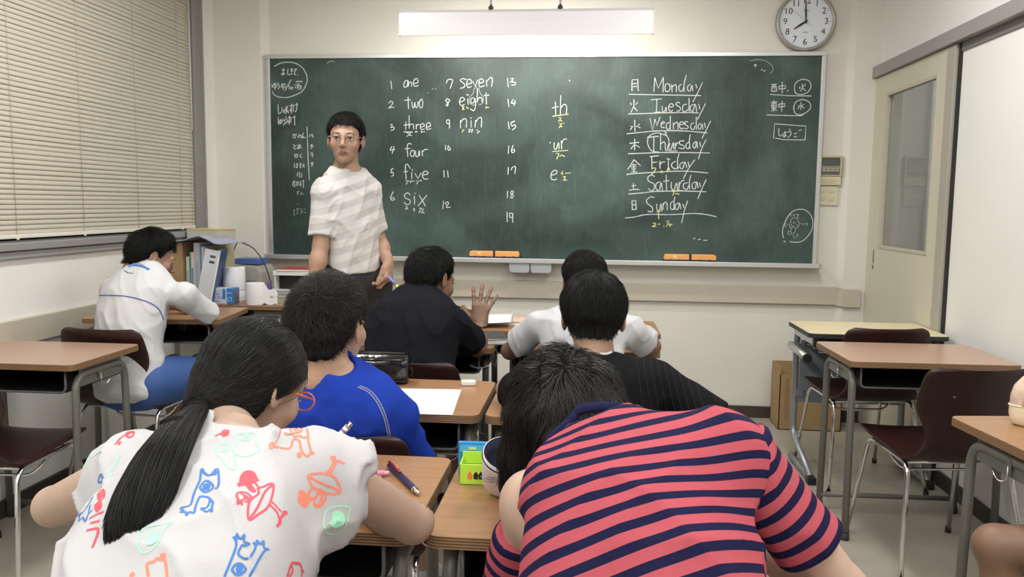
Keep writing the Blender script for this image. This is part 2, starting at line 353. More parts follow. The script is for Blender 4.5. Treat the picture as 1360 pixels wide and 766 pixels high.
# chalk dust: broad wiped areas, arcs from the eraser, fine streaks
na = N(mb, 'ShaderNodeTexNoise', Scale=1.3, Detail=5, Distortion=1.6); nb = N(mb, 'ShaderNodeTexNoise', Scale=5, Detail=9, Roughness=.75, Distortion=.9)
mp = N(mb, 'ShaderNodeMapping'); mp.inputs['Rotation'].default_value = (0, .5, 0); mp.inputs['Scale'].default_value = (14, 1, 1.4); nc = N(mb, 'ShaderNodeTexNoise', Scale=2.5, Detail=6, Distortion=2.5)
vor = N(mb, 'ShaderNodeTexVoronoi', Scale=1.7); vor.feature = 'SMOOTH_F1'
wv = N(mb, 'ShaderNodeTexWave', Scale=1.1, Distortion=9, Detail=4); wv.wave_type = 'RINGS'
for n_ in (na, nb, vor, wv): L(mb, tc.outputs['Object'], n_.inputs['Vector'])
L(mb, tc.outputs['Object'], mp.inputs['Vector']); L(mb, mp.outputs[0], nc.inputs['Vector'])
ra = ramp(mb, [(.42, (0, 0, 0)), (.62, (1, 1, 1))]); rb = ramp(mb, [(.5, (0, 0, 0)), (.75, (1, 1, 1))]); rc = ramp(mb, [(.52, (0, 0, 0)), (.8, (1, 1, 1))]); rw = ramp(mb, [(.55, (0, 0, 0)), (.95, (1, 1, 1))])
for a_, b_ in ((na, ra), (nb, rb), (nc, rc), (wv, rw)): L(mb, a_.outputs['Fac'] if 'Fac' in a_.outputs else a_.outputs[0], b_.inputs[0])
def math_(op, a_, b_, c=False):
    n_ = N(mb, 'ShaderNodeMath', operation=op); n_.use_clamp = c
    for i, q in enumerate((a_, b_)):
        if isinstance(q, (int, float)): n_.inputs[i].default_value = q
        else: L(mb, q, n_.inputs[i])
    return n_.outputs[0]
dust = math_('ADD', math_('ADD', math_('MULTIPLY', ra.outputs[0], .34), math_('MULTIPLY', rb.outputs[0], .26)), math_('ADD', math_('MULTIPLY', rc.outputs[0], .30), math_('MULTIPLY', rw.outputs[0], .20)), True)
mixc = N(mb, 'ShaderNodeMix'); mixc.data_type = 'RGBA'; mixc.inputs['A'].default_value = (.012, .029, .0265, 1); mixc.inputs['B'].default_value = (.080, .135, .122, 1)
L(mb, dust, mixc.inputs['Factor']); L(mb, mixc.outputs['Result'], b.inputs['Base Color'])
bloc(box('writing_surface', (bx0-.01, BYP, bz0-.01), (bx1+.01, BYP+.02, bz1+.01), mb))
fw = .024
m = MB(); m.box((bx0-fw, BYP-.012, bz0-.03), (bx0, BYP+.03, bz1+fw)); bloc(m.obj('frame_side', M_alu, bevel=.002))
m = MB(); m.box((bx1, BYP-.012, bz0-.03), (bx1+fw, BYP+.03, bz1+fw)); bloc(m.obj('frame_side', M_alu, bevel=.002))
m = MB(); m.box((bx0-fw, BYP-.014, bz1), (bx1+fw, BYP+.03, bz1+fw)); bloc(m.obj('frame_top', M_alu, bevel=.002))
m = MB(); m.box((bx0-fw-.004, BYP-.065, bz0-.030), (bx1+fw+.004, BYP+.03, bz0-.010)); m.box((bx0-fw-.004, BYP-.070, bz0-.030), (bx1+fw+.004, BYP-.062, bz0-.003)); bloc(m.obj('chalk_tray', M_alu, bevel=.002))
for sx in (bx0-fw-.008, bx1+fw+.0): bloc(box('tray_cap', (sx, BYP-.072, bz0-.034), (sx+.012, BYP, bz0-.002), mat('cap_grey', (.35, .35, .33), .5), bevel=.002))
# drawers for chalk under the tray
for x0, x1 in ((-.474, -.352), (-.346, -.222)):
    dwr = MB().prism([(x0, .062), (x1, .062), (x1, .012), (x1-.012, 0), (x0+.012, 0), (x0, .012)], 0, .05, Matrix(((1, 0, 0, 0), (0, 0, 1, BYP-.062), (0, 1, 0, bz0-.089), (0, 0, 0, 1)))).obj('chalk_drawer', mat('drawer_grey', (.36, .375, .40), .35), bevel=.003)
    bloc(dwr)
    bloc(box('drawer_lip', (x0, BYP-.066, bz0-.036), (x1, BYP-.06, bz0-.030), MATS['cap_grey']))

# erasers on the tray
def eraser(xc, label, w=.3):
    t = tag(empty('board_eraser', (xc, BYP-.035, bz0-.009)), label, 'eraser', 'orange erasers on the chalk tray')
    MB().box((-w/2, -.024, 0), (w/2, .024, .014)).obj('felt_pad', mat('eraser_felt', (.02, .03, .075), .95), t, bevel=.003)
    MB().prism([(-w/2, .014), (w/2, .014), (w/2, .034), (w/2-.008, .046), (-w/2+.008, .046), (-w/2, .034)], -.026, .026, Matrix(((1, 0, 0, 0), (0, 0, 1, 0), (0, 1, 0, 0), (0, 0, 0, 1)))).obj('eraser_back', mat('eraser_orange', (.78, .37, .11), .45), t, bevel=.004)
    MB().box((-.006, -.0275, .005), (.006, .028, .048)).obj('strap', mat('strap_navy', (.012, .012, .02), .8), t)
    for dx in (-.38, -.2, .2, .38): MB().box((dx*w-.004, -.0272, .013), (dx*w+.004, -.02, .018)).obj('staple', M_black, t)
    MB().box((-w*.33, -.0268, .028), (-w*.26, -.0262, .040)).obj('sticker', mat('sticker_cream', (.85, .62, .35), .6), t)
eraser(-.565, 'orange-backed eraser pair with navy felt, above the two grey chalk drawers'); eraser(.588, 'orange-backed eraser pair with navy felt, on the right half of the tray')
# ------------------------------------------------------------------ chalk handwriting (hand strokes as thin chalk ribbons on the board)
M_chalk = mat('white_chalk', (.58, .62, .60), .9, spec=.1); M_chalkd = mat('faint_chalk', (.30, .36, .34), .9, spec=.1); M_chalky = mat('yellow_chalk', (.60, .60, .28), .9, spec=.1)
def catmull(P, n=5):
    if len(P) < 3: return P
    Q = [P[0]*2-P[1]] + P + [P[-1]*2-P[-2]]; out = []
    for i in range(1, len(Q)-2):
        for k in range(n):
            t = k/n; a, b, c, d = Q[i-1:i+3]
            out.append(((2*b) + (c-a)*t + (2*a-5*b+4*c-d)*t*t + (3*b-a-3*c+d)*t**3)*.5)
    return out+[P[-1]]
def chalk(x0, y0, sc, strokes, m=None, width=.0050, smooth=True):
    """strokes: 'x,y x,y ...; ...' in enlarged-photo units; a stroke that starts with / keeps its corners"""
    V, F = [], []
    for st in strokes.split(';'):
        st = st.strip()
        if not st: continue
        corner = st[0] == '/'
        pts = [tuple(map(float, q.split(','))) for q in st.lstrip('/').split()]
        if len(pts) == 1: pts.append((pts[0][0]+6, pts[0][1]+4))
        P = [at(x0+x/sc, y0+y/sc, Y=BYP) for x, y in pts]
        if not corner and len(P) > 2: P = catmull(P, 5)
        n = len(P); k = len(V)
        for i in range(n):
            T = (P[min(i+1, n-1)]-P[max(i-1, 0)]); T.y = 0; T = T.normalized() if T.length > 0 else Vector((1, 0, 0)); S = Vector((-T.z, 0, T.x))
            wd = width*random.uniform(.78, 1.12)*.5; yy = BYP-.0007-random.uniform(0, .0002)
            for s in (-1, 1): q = P[i]+S*wd*s; V.append((q.x, yy, q.z))
        for i in range(n-1): F.append((k+2*i, k+2*i+1, k+2*i+3, k+2*i+2))
    o = link('chalk_writing', raw_mesh('chalk_writing', V, F), m or M_chalk); bloc(o); o['kind'] = 'stuff'; return o
A = (355, 75, 6.378); B_ = (375, 165, 5.68); Cc = (505, 90, 7.66); D_ = (505, 185, 7.3); E_ = (580, 90, 7.66); F_ = (580, 185, 6.383); G_ = (720, 95, 4.783); H_ = (825, 90, 7.66); I_ = (825, 175, 10.46); J_ = (825, 220, 8.508); K_ = (990, 70, 5.89); Mm = (1030, 270, 12.77)
# top left note
chalk(*A, '58,84 110,58 170,48 240,58 300,98 334,160 335,220 300,290 240,325 160,348 90,340 55,320 44,296')
chalk(*A, '122,118 150,112;136,98 138,150 128,156 122,146 140,142 152,150;176,104 172,146 186,156 194,148;196,112 214,108;198,124 216,120;206,100 212,134;/198,140 206,150 216,148;224,110 248,106 236,122 232,150 244,156;256,154')
chalk(*A, '40,238 44,262 56,232 72,234 78,254 66,268 60,256;64,222 64,282;84,226 98,228;80,246 98,240 104,256 92,276;118,238 152,232;152,232 150,262 118,256 126,244;132,226 134,286;/202,196 150,290;184,244 186,276;206,256 196,270 206,278 216,266 206,256;232,238 242,246;236,256 240,270;/258,204 260,212;/246,222 246,214 296,210 292,222;/256,232 252,246 256,276 288,274 290,246 254,248;256,260 288,260;268,226 266,244')
chalk(*A, '92,406 94,470 102,486 118,470;126,430 124,474;134,450 142,476 148,450 158,446 160,474 150,484;160,420 158,484;172,420 162,470 174,458 182,482;186,420 226,412;204,400 206,450 196,462 194,446 206,444 206,486;222,404 222,470;236,412 262,404;250,392 250,440 238,472')
chalk(*A, '92,512 96,574 108,540 122,540 124,560 112,566;114,528 112,574;130,528 140,532;128,546 146,540 150,556 136,584;152,516 164,512;150,534 166,530 168,550 156,570;176,520 196,514;188,500 188,550 178,560 178,546 188,540 186,576;200,510 200,560;214,518 240,512;230,498 234,584')
chalk(*A, '504,64 520,48 544,40 572,44', M_chalkd)
# name list
chalk(*B_, '/186,16 188,60; 188,60 192,180 196,280 204,420', width=.0045)
chalk(*B_, '76,84 100,78 98,100 88,106;88,68 80,104;104,72 108,80;126,76 118,100 130,90 136,78 144,92 136,104;160,62 148,104 158,92 164,104 178,96;204,96 212,74;218,72 236,100;232,74 220,90', width=.0042)
chalk(*B_, '86,150 90,168;104,160 86,176 92,186 106,184;114,160 142,156;124,150 126,186;140,162 118,184 116,174 140,172 142,182;212,156 228,152;210,166 236,164;222,156 222,180 214,184', width=.0042)
chalk(*B_, '94,222 96,252;90,236 112,228 112,246 100,252;116,224 120,230;148,222 132,238 150,252;214,216 230,214;212,230 232,228 224,250', width=.0042)
chalk(*B_, '92,292 90,326;102,304 120,302;112,292 112,326 102,322 116,318;128,298 144,296;130,310 146,308;138,290 134,324 146,326;156,296 158,308;168,302 154,318 170,322;212,296 236,290;220,286 222,306;230,286 230,304 220,318', width=.0042)
chalk(*B_, '118,362 112,392;132,360 128,402;146,370 146,396 138,398;/76,440 100,432;90,424 76,464;96,446 92,470 84,464;104,440 120,436 118,462;112,430 106,466;126,436 142,432;128,452 142,448 134,468;150,430 166,426;158,420 160,480', width=.0042)
chalk(*B_, '108,512 130,506;118,500 114,530;124,516 112,530;146,508 138,530 150,520 158,532;/112,600 116,608;88,640 88,680 96,686;106,640 124,636;114,630 114,670 104,672;132,640 148,636;134,656 152,652 140,680;160,640 176,638;160,664 178,664', M_chalkd, .004)
# numbers 1-6 and words
chalk(*Cc, '108,134 118,216;238,180 252,136 284,132 276,180 250,200 238,176;278,138 282,190 296,150 318,150 320,190;336,160 382,150 376,112 350,118 338,156 352,188 390,180')
chalk(*Cc, '86,362 104,340 128,350 116,380 86,410 104,404 142,402;/248,330 312,326;284,294 286,360 288,420;322,346 330,400 344,402 352,350;352,350 360,398 376,398 388,340;412,322 396,360 404,400 424,404 434,360 424,322 410,322')
chalk(*Cc, '100,580 122,578 116,602 104,608 140,604 136,628 108,638;/240,584 290,578;262,546 258,634;294,484 294,620;294,600 310,574 338,580 340,626;368,572 366,626;366,600 382,578 402,578;410,604 448,592 440,570 416,574 408,606 420,626 452,622;470,604 510,592 504,562 480,562 468,600 480,628 518,616')
chalk(*Cc, '/238,652 330,654;/270,664 310,664 270,700;288,682 322,690;354,656 366,646 380,656;/412,648 430,644;422,642 420,664;434,652 456,650', width=.005)
chalk(*D_, '114,66 98,104 144,96;136,66 116,138;306,48 276,40 262,72 268,168;/236,92 292,88;306,104 292,140 304,164 326,160 330,120 312,102;340,110 346,160 366,164 378,110 382,162;404,108 412,164;410,124 430,100 462,98')
chalk(*D_, '100,294 130,282;110,296 106,324 124,318 126,350 106,358;294,286 262,240 244,266 252,388;/226,316 270,310;306,316 306,384;/316,290 308,306;/336,330 366,380 398,322;412,346 462,334 450,308 420,318 410,356 428,384 468,382')
chalk(*D_, '/246,402 276,400 250,436;/284,404 310,402 290,422;/318,400 330,410;/348,402 374,402 350,436;/384,396 402,404', width=.005)
chalk(*D_, '130,504 106,546 104,580 120,590 140,578 124,564 106,574;290,540 268,518 238,536 242,566 288,590 286,624 252,630 230,606;330,548 334,632;/334,518 344,526;/378,540 438,646;/452,542 366,646')
chalk(*D_, '/244,650 266,650 242,680;256,668 270,678;320,682 332,670 330,700;/378,668 402,664 374,712;/392,672 420,674 396,716;/410,704 430,718', width=.005)
# 7-12
chalk(*E_, '100,158 108,128 134,116 160,124 158,150 136,212;304,122 266,110 240,130 282,166 280,196 238,210;306,166 352,156 346,122 320,120 304,164 324,202 354,188;/366,136 392,192 416,122;428,156 476,146 466,118 440,118 428,158 444,194 488,180;506,126 510,192;508,136 552,98 566,120 560,192')
chalk(*E_, '132,326 106,316 92,336 116,360 110,388 98,380 120,350 136,330;232,350 282,330 270,304 246,308 232,350 248,382 284,374;314,312 320,374;/300,274 326,276;378,304 352,314 350,356 380,350 388,310 396,380 378,436 342,416;414,206 412,352;414,330 436,302 458,312 462,350;/480,282 536,278;502,252 506,374')
chalk(*E_, '412,192 380,216 370,260 336,300 334,350 366,380 400,372;430,200 438,250 470,296 474,346 452,370 426,372', M_chalkd, .0045)
chalk(*E_, '/256,396 282,396;268,396 268,422;/258,424 284,424;310,394 302,410;318,402 320,422;502,392 504,418;506,400 534,404', M_chalky, .005)
chalk(*E_, '132,532 106,530 102,560 126,566 130,528 130,618;242,530 242,612;242,560 272,520 302,530 302,606;350,536 350,608;/342,508 358,514;396,530 390,606;392,560 430,510 456,516 454,606')
chalk(*E_, '/260,630 278,630 258,656', M_chalky, .005); chalk(*E_, '/322,626 344,624 326,656;336,636 338,656;/352,628 366,640;366,624 354,658;/406,632 420,640;410,664 440,644', width=.005)
chalk(*F_, '74,48 76,92;100,50 94,80 104,92 118,84 104,64;60,262 64,324;92,264 98,322;58,520 52,592;84,556 74,540 92,530 100,544 82,576 118,574')
# 13-19
chalk(*E_, '720,104 728,198;752,112 776,108 764,138 748,144 800,148 794,172 758,176;724,316 736,400;778,320 760,360 806,356;798,330 788,384;728,548 738,622;762,550 784,552;796,540 758,560 766,590 796,580 800,608 768,632')
chalk(*F_, '612,54 606,122;648,50 634,90 640,112 660,104 656,84 638,94;608,236 604,298;632,262 640,240 668,232 662,292;602,436 598,496;652,440 632,440 630,460 650,476 640,498 628,486 652,444;596,614 598,700;644,630 620,626 618,656 640,660 646,626 644,706')
# th ur e
chalk(*G_, '172,52 176,62;/62,232 104,222;84,192 86,276;118,150 116,276;118,230 140,208 156,222 154,270;78,450 76,484 90,492 104,452 108,492;122,438 124,492;122,460 138,430 158,430;54,660 90,648 94,632 76,628 58,648 58,680 76,688 94,682;48,456 54,448')
chalk(*G_, '/66,284 168,270;/104,294 122,292 104,318;112,306 126,316;/108,330 126,328 108,358;116,344 128,352;134,326 140,330;/66,508 166,500;/88,520 108,520 92,556;112,540 124,530 144,540;/132,632 120,650;128,644 130,656;146,646 182,644;/132,668 152,668;142,668 144,688;/132,690 158,688', M_chalky, .0052)
# days of the week
chalk(*H_, '/110,130 110,236;/110,124 168,118 174,236;/120,162 160,158;/120,192 160,188;332,244 342,100;/342,100 376,210 430,96;430,96 426,250;452,166 446,200 452,236 480,240 498,210 488,168 456,162;514,170 518,248;516,200 546,172 562,190 560,244;612,166 588,190 592,230 620,236 640,190;664,72 640,160 640,246;706,166 676,190 678,228 700,236 720,180 728,236;/758,166 772,210;828,150 780,250 728,350')
chalk(*H_, '/78,270 560,278;560,278 810,282;/70,470 380,460;380,458 700,456 790,460;/54,672 320,644;320,644 600,640 878,662')
chalk(*H_, '94,354 104,376;/130,322 130,390 98,456;/130,400 164,440;/170,348 146,376;/306,326 414,316;364,320 358,450;/340,454 400,448;418,390 420,440 442,444 456,400 462,448;484,400 530,394 520,366 492,374 482,410 500,444 526,430;600,358 572,352 556,374 600,404 594,436 562,440;668,370 632,380 624,430 648,448 684,420;690,306 690,380 690,444;740,370 706,390 704,434 730,440 752,370 770,450;/790,370 800,420;858,362 820,440 776,524')
chalk(*H_, '138,530 140,650;/92,596 118,592 92,632;/190,572 156,596 196,610;/292,514 322,640 344,520;/344,520 362,590 396,500;404,576 440,560 428,546 408,566 410,604 444,608;488,556 462,570 460,614 486,626 500,590;500,490 498,630;530,556 532,626;532,580 566,552 578,580 578,626;592,580 640,570 626,550 600,556 592,590 608,618 640,612;684,556 654,546 650,576 680,596 672,618 642,616;742,560 712,572 710,616 736,626 752,590;764,500 764,632;810,566 786,580 784,614 806,622 822,570 832,626;/848,560 856,610;910,540 866,630 822,718')
chalk(*I_, '/116,160 250,146;188,96 186,256;/186,176 132,240;/196,182 258,216;/358,78 522,62;454,66 452,272;548,34 546,252;548,170 590,140 612,170 614,240 632,268;676,160 660,220 690,246 724,150 730,240;756,150 748,248;750,210 776,160 812,150;876,126 816,130 812,170 872,196 866,236 800,224;944,140 904,170 904,220 930,234 954,200;960,34 946,130 956,236;1044,134 1000,166 1002,214 1030,220 1048,140 1062,226;/1090,140 1104,206;1180,108 1120,230 1072,380')
chalk(*I_, '600,42 500,16 400,50 366,120 380,200 430,268 520,278;612,40 650,80 664,140 650,200 650,260 780,266;596,0 630,12 604,40 640,46', M_chalk, .0045)
chalk(*I_, '/96,304 600,286;600,288 900,288 1232,294;/76,600 90,596;/80,588 480,560;480,560 800,546 1000,552 1210,572')
chalk(*I_, '/182,386 88,524;/182,388 268,470;/150,456 214,456;176,456 176,556;/130,486 214,484;150,506 158,530;202,500 192,526;/138,560 222,556;/398,344 524,332;424,346 428,520;/430,428 500,420;536,404 540,512;538,460 566,424 608,418;654,376 656,504;/628,372 678,382;/640,512 672,506;756,410 706,440 706,490 760,514 790,480;804,304 782,400 790,516;868,420 820,446 818,500 856,506 884,420 912,498;/928,416 944,480;1022,388 930,520 864,652')
chalk(*I_, '430,506 480,506 452,560 412,602;/540,560 560,536 580,570;548,556 556,572;/630,536 676,520;640,556 650,520;660,512 676,540', M_chalky, .005)
chalk(*J_, '/116,230 170,222;138,196 138,270;/86,276 146,268 206,268;380,122 340,106 302,130 310,174 370,206 372,260 340,284 304,256;440,180 396,204 394,260 430,274 452,190 466,280;/474,176 542,168;508,104 514,284;566,184 566,250 596,272 626,196 636,276;656,184 650,276;654,226 680,176 716,164;752,190 706,206 706,250 740,268 766,220;788,104 770,180 772,270;852,184 806,200 804,250 836,258 854,184 870,254;/884,190 896,240;960,156 908,270 864,376')
chalk(*J_, '/78,320 250,306;250,306 400,290 700,286 960,294;/44,590 150,580;150,580 300,550 560,552 800,540 940,548 1076,576')
chalk(*J_, '/122,396 126,500;/122,396 164,392 170,496;/130,444 164,440;/128,496 168,492;376,358 330,354 286,390 300,430 350,470 350,520 298,512;402,430 404,490 432,504 448,430 458,512;474,420 470,500;472,450 500,410 518,430 520,500;584,400 558,430 560,486 588,492 602,450;606,352 596,420 600,498;650,420 614,440 616,488 642,490 658,420 674,490;/696,430 708,476;752,396 716,500 682,648')
chalk(*J_, '/566,284 694,280;580,292 600,294 582,336;612,320 632,312 642,322 660,320;/396,520 448,516;420,520 424,600;356,650 386,650 380,670 350,688 396,682;412,662 442,658;482,676 482,690;/508,628 540,620 520,650;/530,640 512,688;532,664 548,660;552,648 550,690;546,676 580,660', M_chalky, .0052)
# right-hand notes
chalk(*K_, '36,64 90,54 150,62 200,92 216,130 196,164', M_chalkd, .0045); chalk(*K_, '64,98 90,96;76,88 78,114;122,132 134,136 138,134;144,146 156,136', width=.0045)
chalk(*K_, '/200,250 246,246;/208,262 204,302;/204,266 242,262 244,300;/204,300 244,300;220,250 214,280;230,250 230,284;/262,262 262,284;/262,262 314,256 312,280;/262,284 312,280;288,228 288,316;330,292 334,304;446,206 400,230 384,270 394,316 440,326 490,306 512,260 496,220 450,206;446,244 444,280 430,300;/424,264 426,284;/470,246 452,266;450,276 472,300;/192,326 340,336;340,336 516,338')
chalk(*K_, '/200,390 246,384;222,374 222,462;/206,400 206,432;/206,400 242,396 240,430;206,416 240,414;206,432 240,430;222,434 202,458;224,436 244,452;/260,402 260,424;/260,402 308,398 306,420;/260,424 306,420;286,376 284,460;446,364 396,384 378,430 392,476 430,484 470,470 510,430 496,384 446,364;434,386 434,446;/412,414 426,412 410,440;/458,402 440,418 458,434;/166,486 300,490;300,490 430,492 460,472')
chalk(*K_, '/220,670 228,556 474,574 466,680;/234,668 300,680 466,682;262,590 262,640 280,650 296,630;310,612 310,652 300,658 300,646 326,652;/300,626 322,622;340,596 354,604;330,620 352,616 354,640 332,666;380,634 404,628;378,656 404,658;/418,604 424,612;/432,600 440,608')
chalk(*Mm, '136,586 118,500 130,400 160,320 220,210 300,130 410,100 510,116 590,190 632,310 620,430 560,540 480,620 400,656 300,656 240,644', width=.0045); chalk(*Mm, '/140,630 164,662', width=.0045)
chalk(*Mm, '264,340 256,290 290,250 340,246 384,290 396,340 390,390 350,420 290,400 260,350;240,344 200,354 160,350;160,350 150,380 180,390 160,400;410,336 430,342;440,348 490,352;500,340 536,334 530,372 506,372;270,400 262,460 250,480;250,480 214,490 216,530 250,530 276,500 250,480;210,460 226,480;240,350 236,400 266,430;336,430 330,480 300,510 304,560 350,570 384,530 350,520;310,590 336,596;300,310 300,350;330,310 330,340;290,380 320,390;360,360 366,390;260,170 250,190 270,220;300,180 320,220;330,180 300,220;350,180 380,200 370,240 400,246;400,180 370,210', M_chalkd, .0042)
# small strokes near the lower right of the board
chalk(700, 60, 2.471, '546,636 552,632;560,638 570,636;578,640 592,640', width=.0045)
chalk(340, 60, 2.947, '672,184 674,188;690,170 692,174;702,168 704,172', M_chalkd, .0045)

# ================================================================== CLOCK
ck = tag(empty('wall_clock', (at(1068.5, 30, Y=4.935).x, 4.935, at(1068.5, 30, Y=4.935).z)), 'round white wall clock with grey rim above the right end of the blackboard', 'clock')
RotY = Matrix(((1, 0, 0, 0), (0, 0, 1, 0), (0, 1, 0, 0), (0, 0, 0, 1)))   # lathe axis z -> -y below
Rc = Matrix(((1, 0, 0, 0), (0, 0, -1, 0), (0, 1, 0, 0), (0, 0, 0, 1)))
MB().lathe([(.0, 0), (.158, 0), (.166, .012), (.166, .034), (.158, .042), (.150, .040), (.146, .030)], 56, Rc).obj('rim', mat('clock_rim', (.34, .33, .30), .35, .3), ck)
MB().lathe([(.0, .028), (.148, .028)], 48, Rc).obj('dial', mat('clock_face', (.70, .74, .80), .35), ck)
Mk = mat('clock_ink', (.01, .01, .012), .4)
for h in range(1, 13):
    a = math.radians(90-30*h); rr = .114
    o = link('numeral', text_mesh(str(h), .050), Mk, ck, (rr*math.cos(a), -.0292, rr*math.sin(a))); o.rotation_euler = (math.pi/2, 0, 0)
tk = MB()
for q in range(60):
    a = math.radians(6*q); r0, r1 = (.137, .1425) if q % 5 else (.134, .1425); wq = .0006 if q % 5 else .0012
    d = Vector((math.cos(a), 0, math.sin(a))); s = Vector((-math.sin(a), 0, math.cos(a)))*wq; y = Vector((0, -.0289, 0))
    tk.add([d*r0-s+y, d*r0+s+y, d*r1+s+y, d*r1-s+y], [(0, 1, 2, 3)])
tk.obj('minute_marks', Mk, ck)
def hand(name, deg, l0, l1, w0, w1, y, m):
    a = math.radians(deg); d = Vector((math.cos(a), 0, math.sin(a))); s = Vector((-math.sin(a), 0, math.cos(a))); Y = Vector((0, y, 0)); t = Vector((0, .001, 0))
    q = [d*-l0-s*w1, d*-l0+s*w1, d*(l1*.35)+s*w0, d*l1+s*w1, d*l1-s*w1, d*(l1*.35)-s*w0]
    MB().add([p+Y for p in q]+[p+Y+t for p in q], [tuple(range(6)), tuple(range(6, 12))[::-1]]+[(i, i+6, (i+1) % 6+6, (i+1) % 6) for i in range(6)]).obj(name, m, ck)
hand('hour_hand', 90-240+4-1, .012, .078, .0065, .0025, -.032, Mk); hand('minute_hand', 90+3, .015, .125, .0050, .0022, -.034, Mk); hand('second_hand', 90+50, .05, .118, .0007, .0005, -.036, mat('hand_grey', (.25, .25, .25), .4))
MB().lathe([(0, .038), (.006, .038), (.006, .03)], 14, Rc).obj('hub', Mk, ck)
MB().box((-.016, -.0293, .058), (.016, -.029, .063)).obj('dial_mark', mat('dial_grey', (.25, .26, .28), .5), ck); MB().box((-.014, -.0293, -.062), (.014, -.029, -.058)).obj('dial_mark', MATS['dial_grey'], ck)

# ================================================================== AIR-CON CONTROLLER AND SWITCH PLATE
ac = tag(empty('air_conditioner_controller', (1.378, 4.94, 1.44)), 'cream air conditioner controller with grey display above the light switches', 'controller')
Mi = mat('ivory_plastic', (.56, .47, .27), .45); Mi2 = mat('pale_ivory', (.60, .56, .38), .45); Mg = mat('lcd_grey', (.07, .075, .08), .3)
MB().box((-.062, -.032, 0), (.060, 0, .118)).obj('housing', Mi, ac, bevel=.003)
MB().box((-.054, -.0345, .058), (.048, -.031, .106)).obj('display', Mg, ac, bevel=.001)
MB().box((-.054, -.0345, .008), (.048, -.031, .054)).obj('keypad', mat('keypad_grey', (.10, .105, .11), .4), ac, bevel=.001)
for i in range(4):
    for j in range(2): MB().box((-.050+i*.024, -.037, .026+j*.013), (-.030+i*.024, -.034, .036+j*.013)).obj('key', mat('key_beige', (.38, .37, .31), .5), ac)
for j in range(3): MB().box((-.046, -.0348, .088-j*.010), (.04, -.0343, .090-j*.010)).obj('display_line', mat('lcd_line', (.17, .175, .18), .4), ac)
MB().box((-.060, -.026, -.052), (.060, 0, -.002)).obj('lower_cover', Mi2, ac, bevel=.002)
for j in range(4): MB().box((-.05, -.0265, -.043+j*.007), (.04-.02*(j % 2), -.0258, -.0415+j*.007)).obj('small_print', mat('small_print', (.25, .22, .14), .6), ac)
sw = tag(empty('light_switch_plate', (1.373, 4.94, 1.272)), 'cream light switch plate with four small rockers below the air conditioner controller', 'switch')
MB().box((-.058, -.014, 0), (.056, 0, .112)).obj('plate', Mi2, sw, bevel=.002)
for i in range(2):
    for j in range(2):
        MB().box((-.040+i*.046, -.018, .024+j*.046), (-.020+i*.046, -.013, .040+j*.046)).obj('rocker', mat('rocker_grey', (.50, .50, .44), .4), sw, bevel=.001)
        MB().box((-.034+i*.046, -.0145, .014+j*.046), (-.002+i*.046, -.0138, .017+j*.046)).obj('name_slip', M_paper, sw)
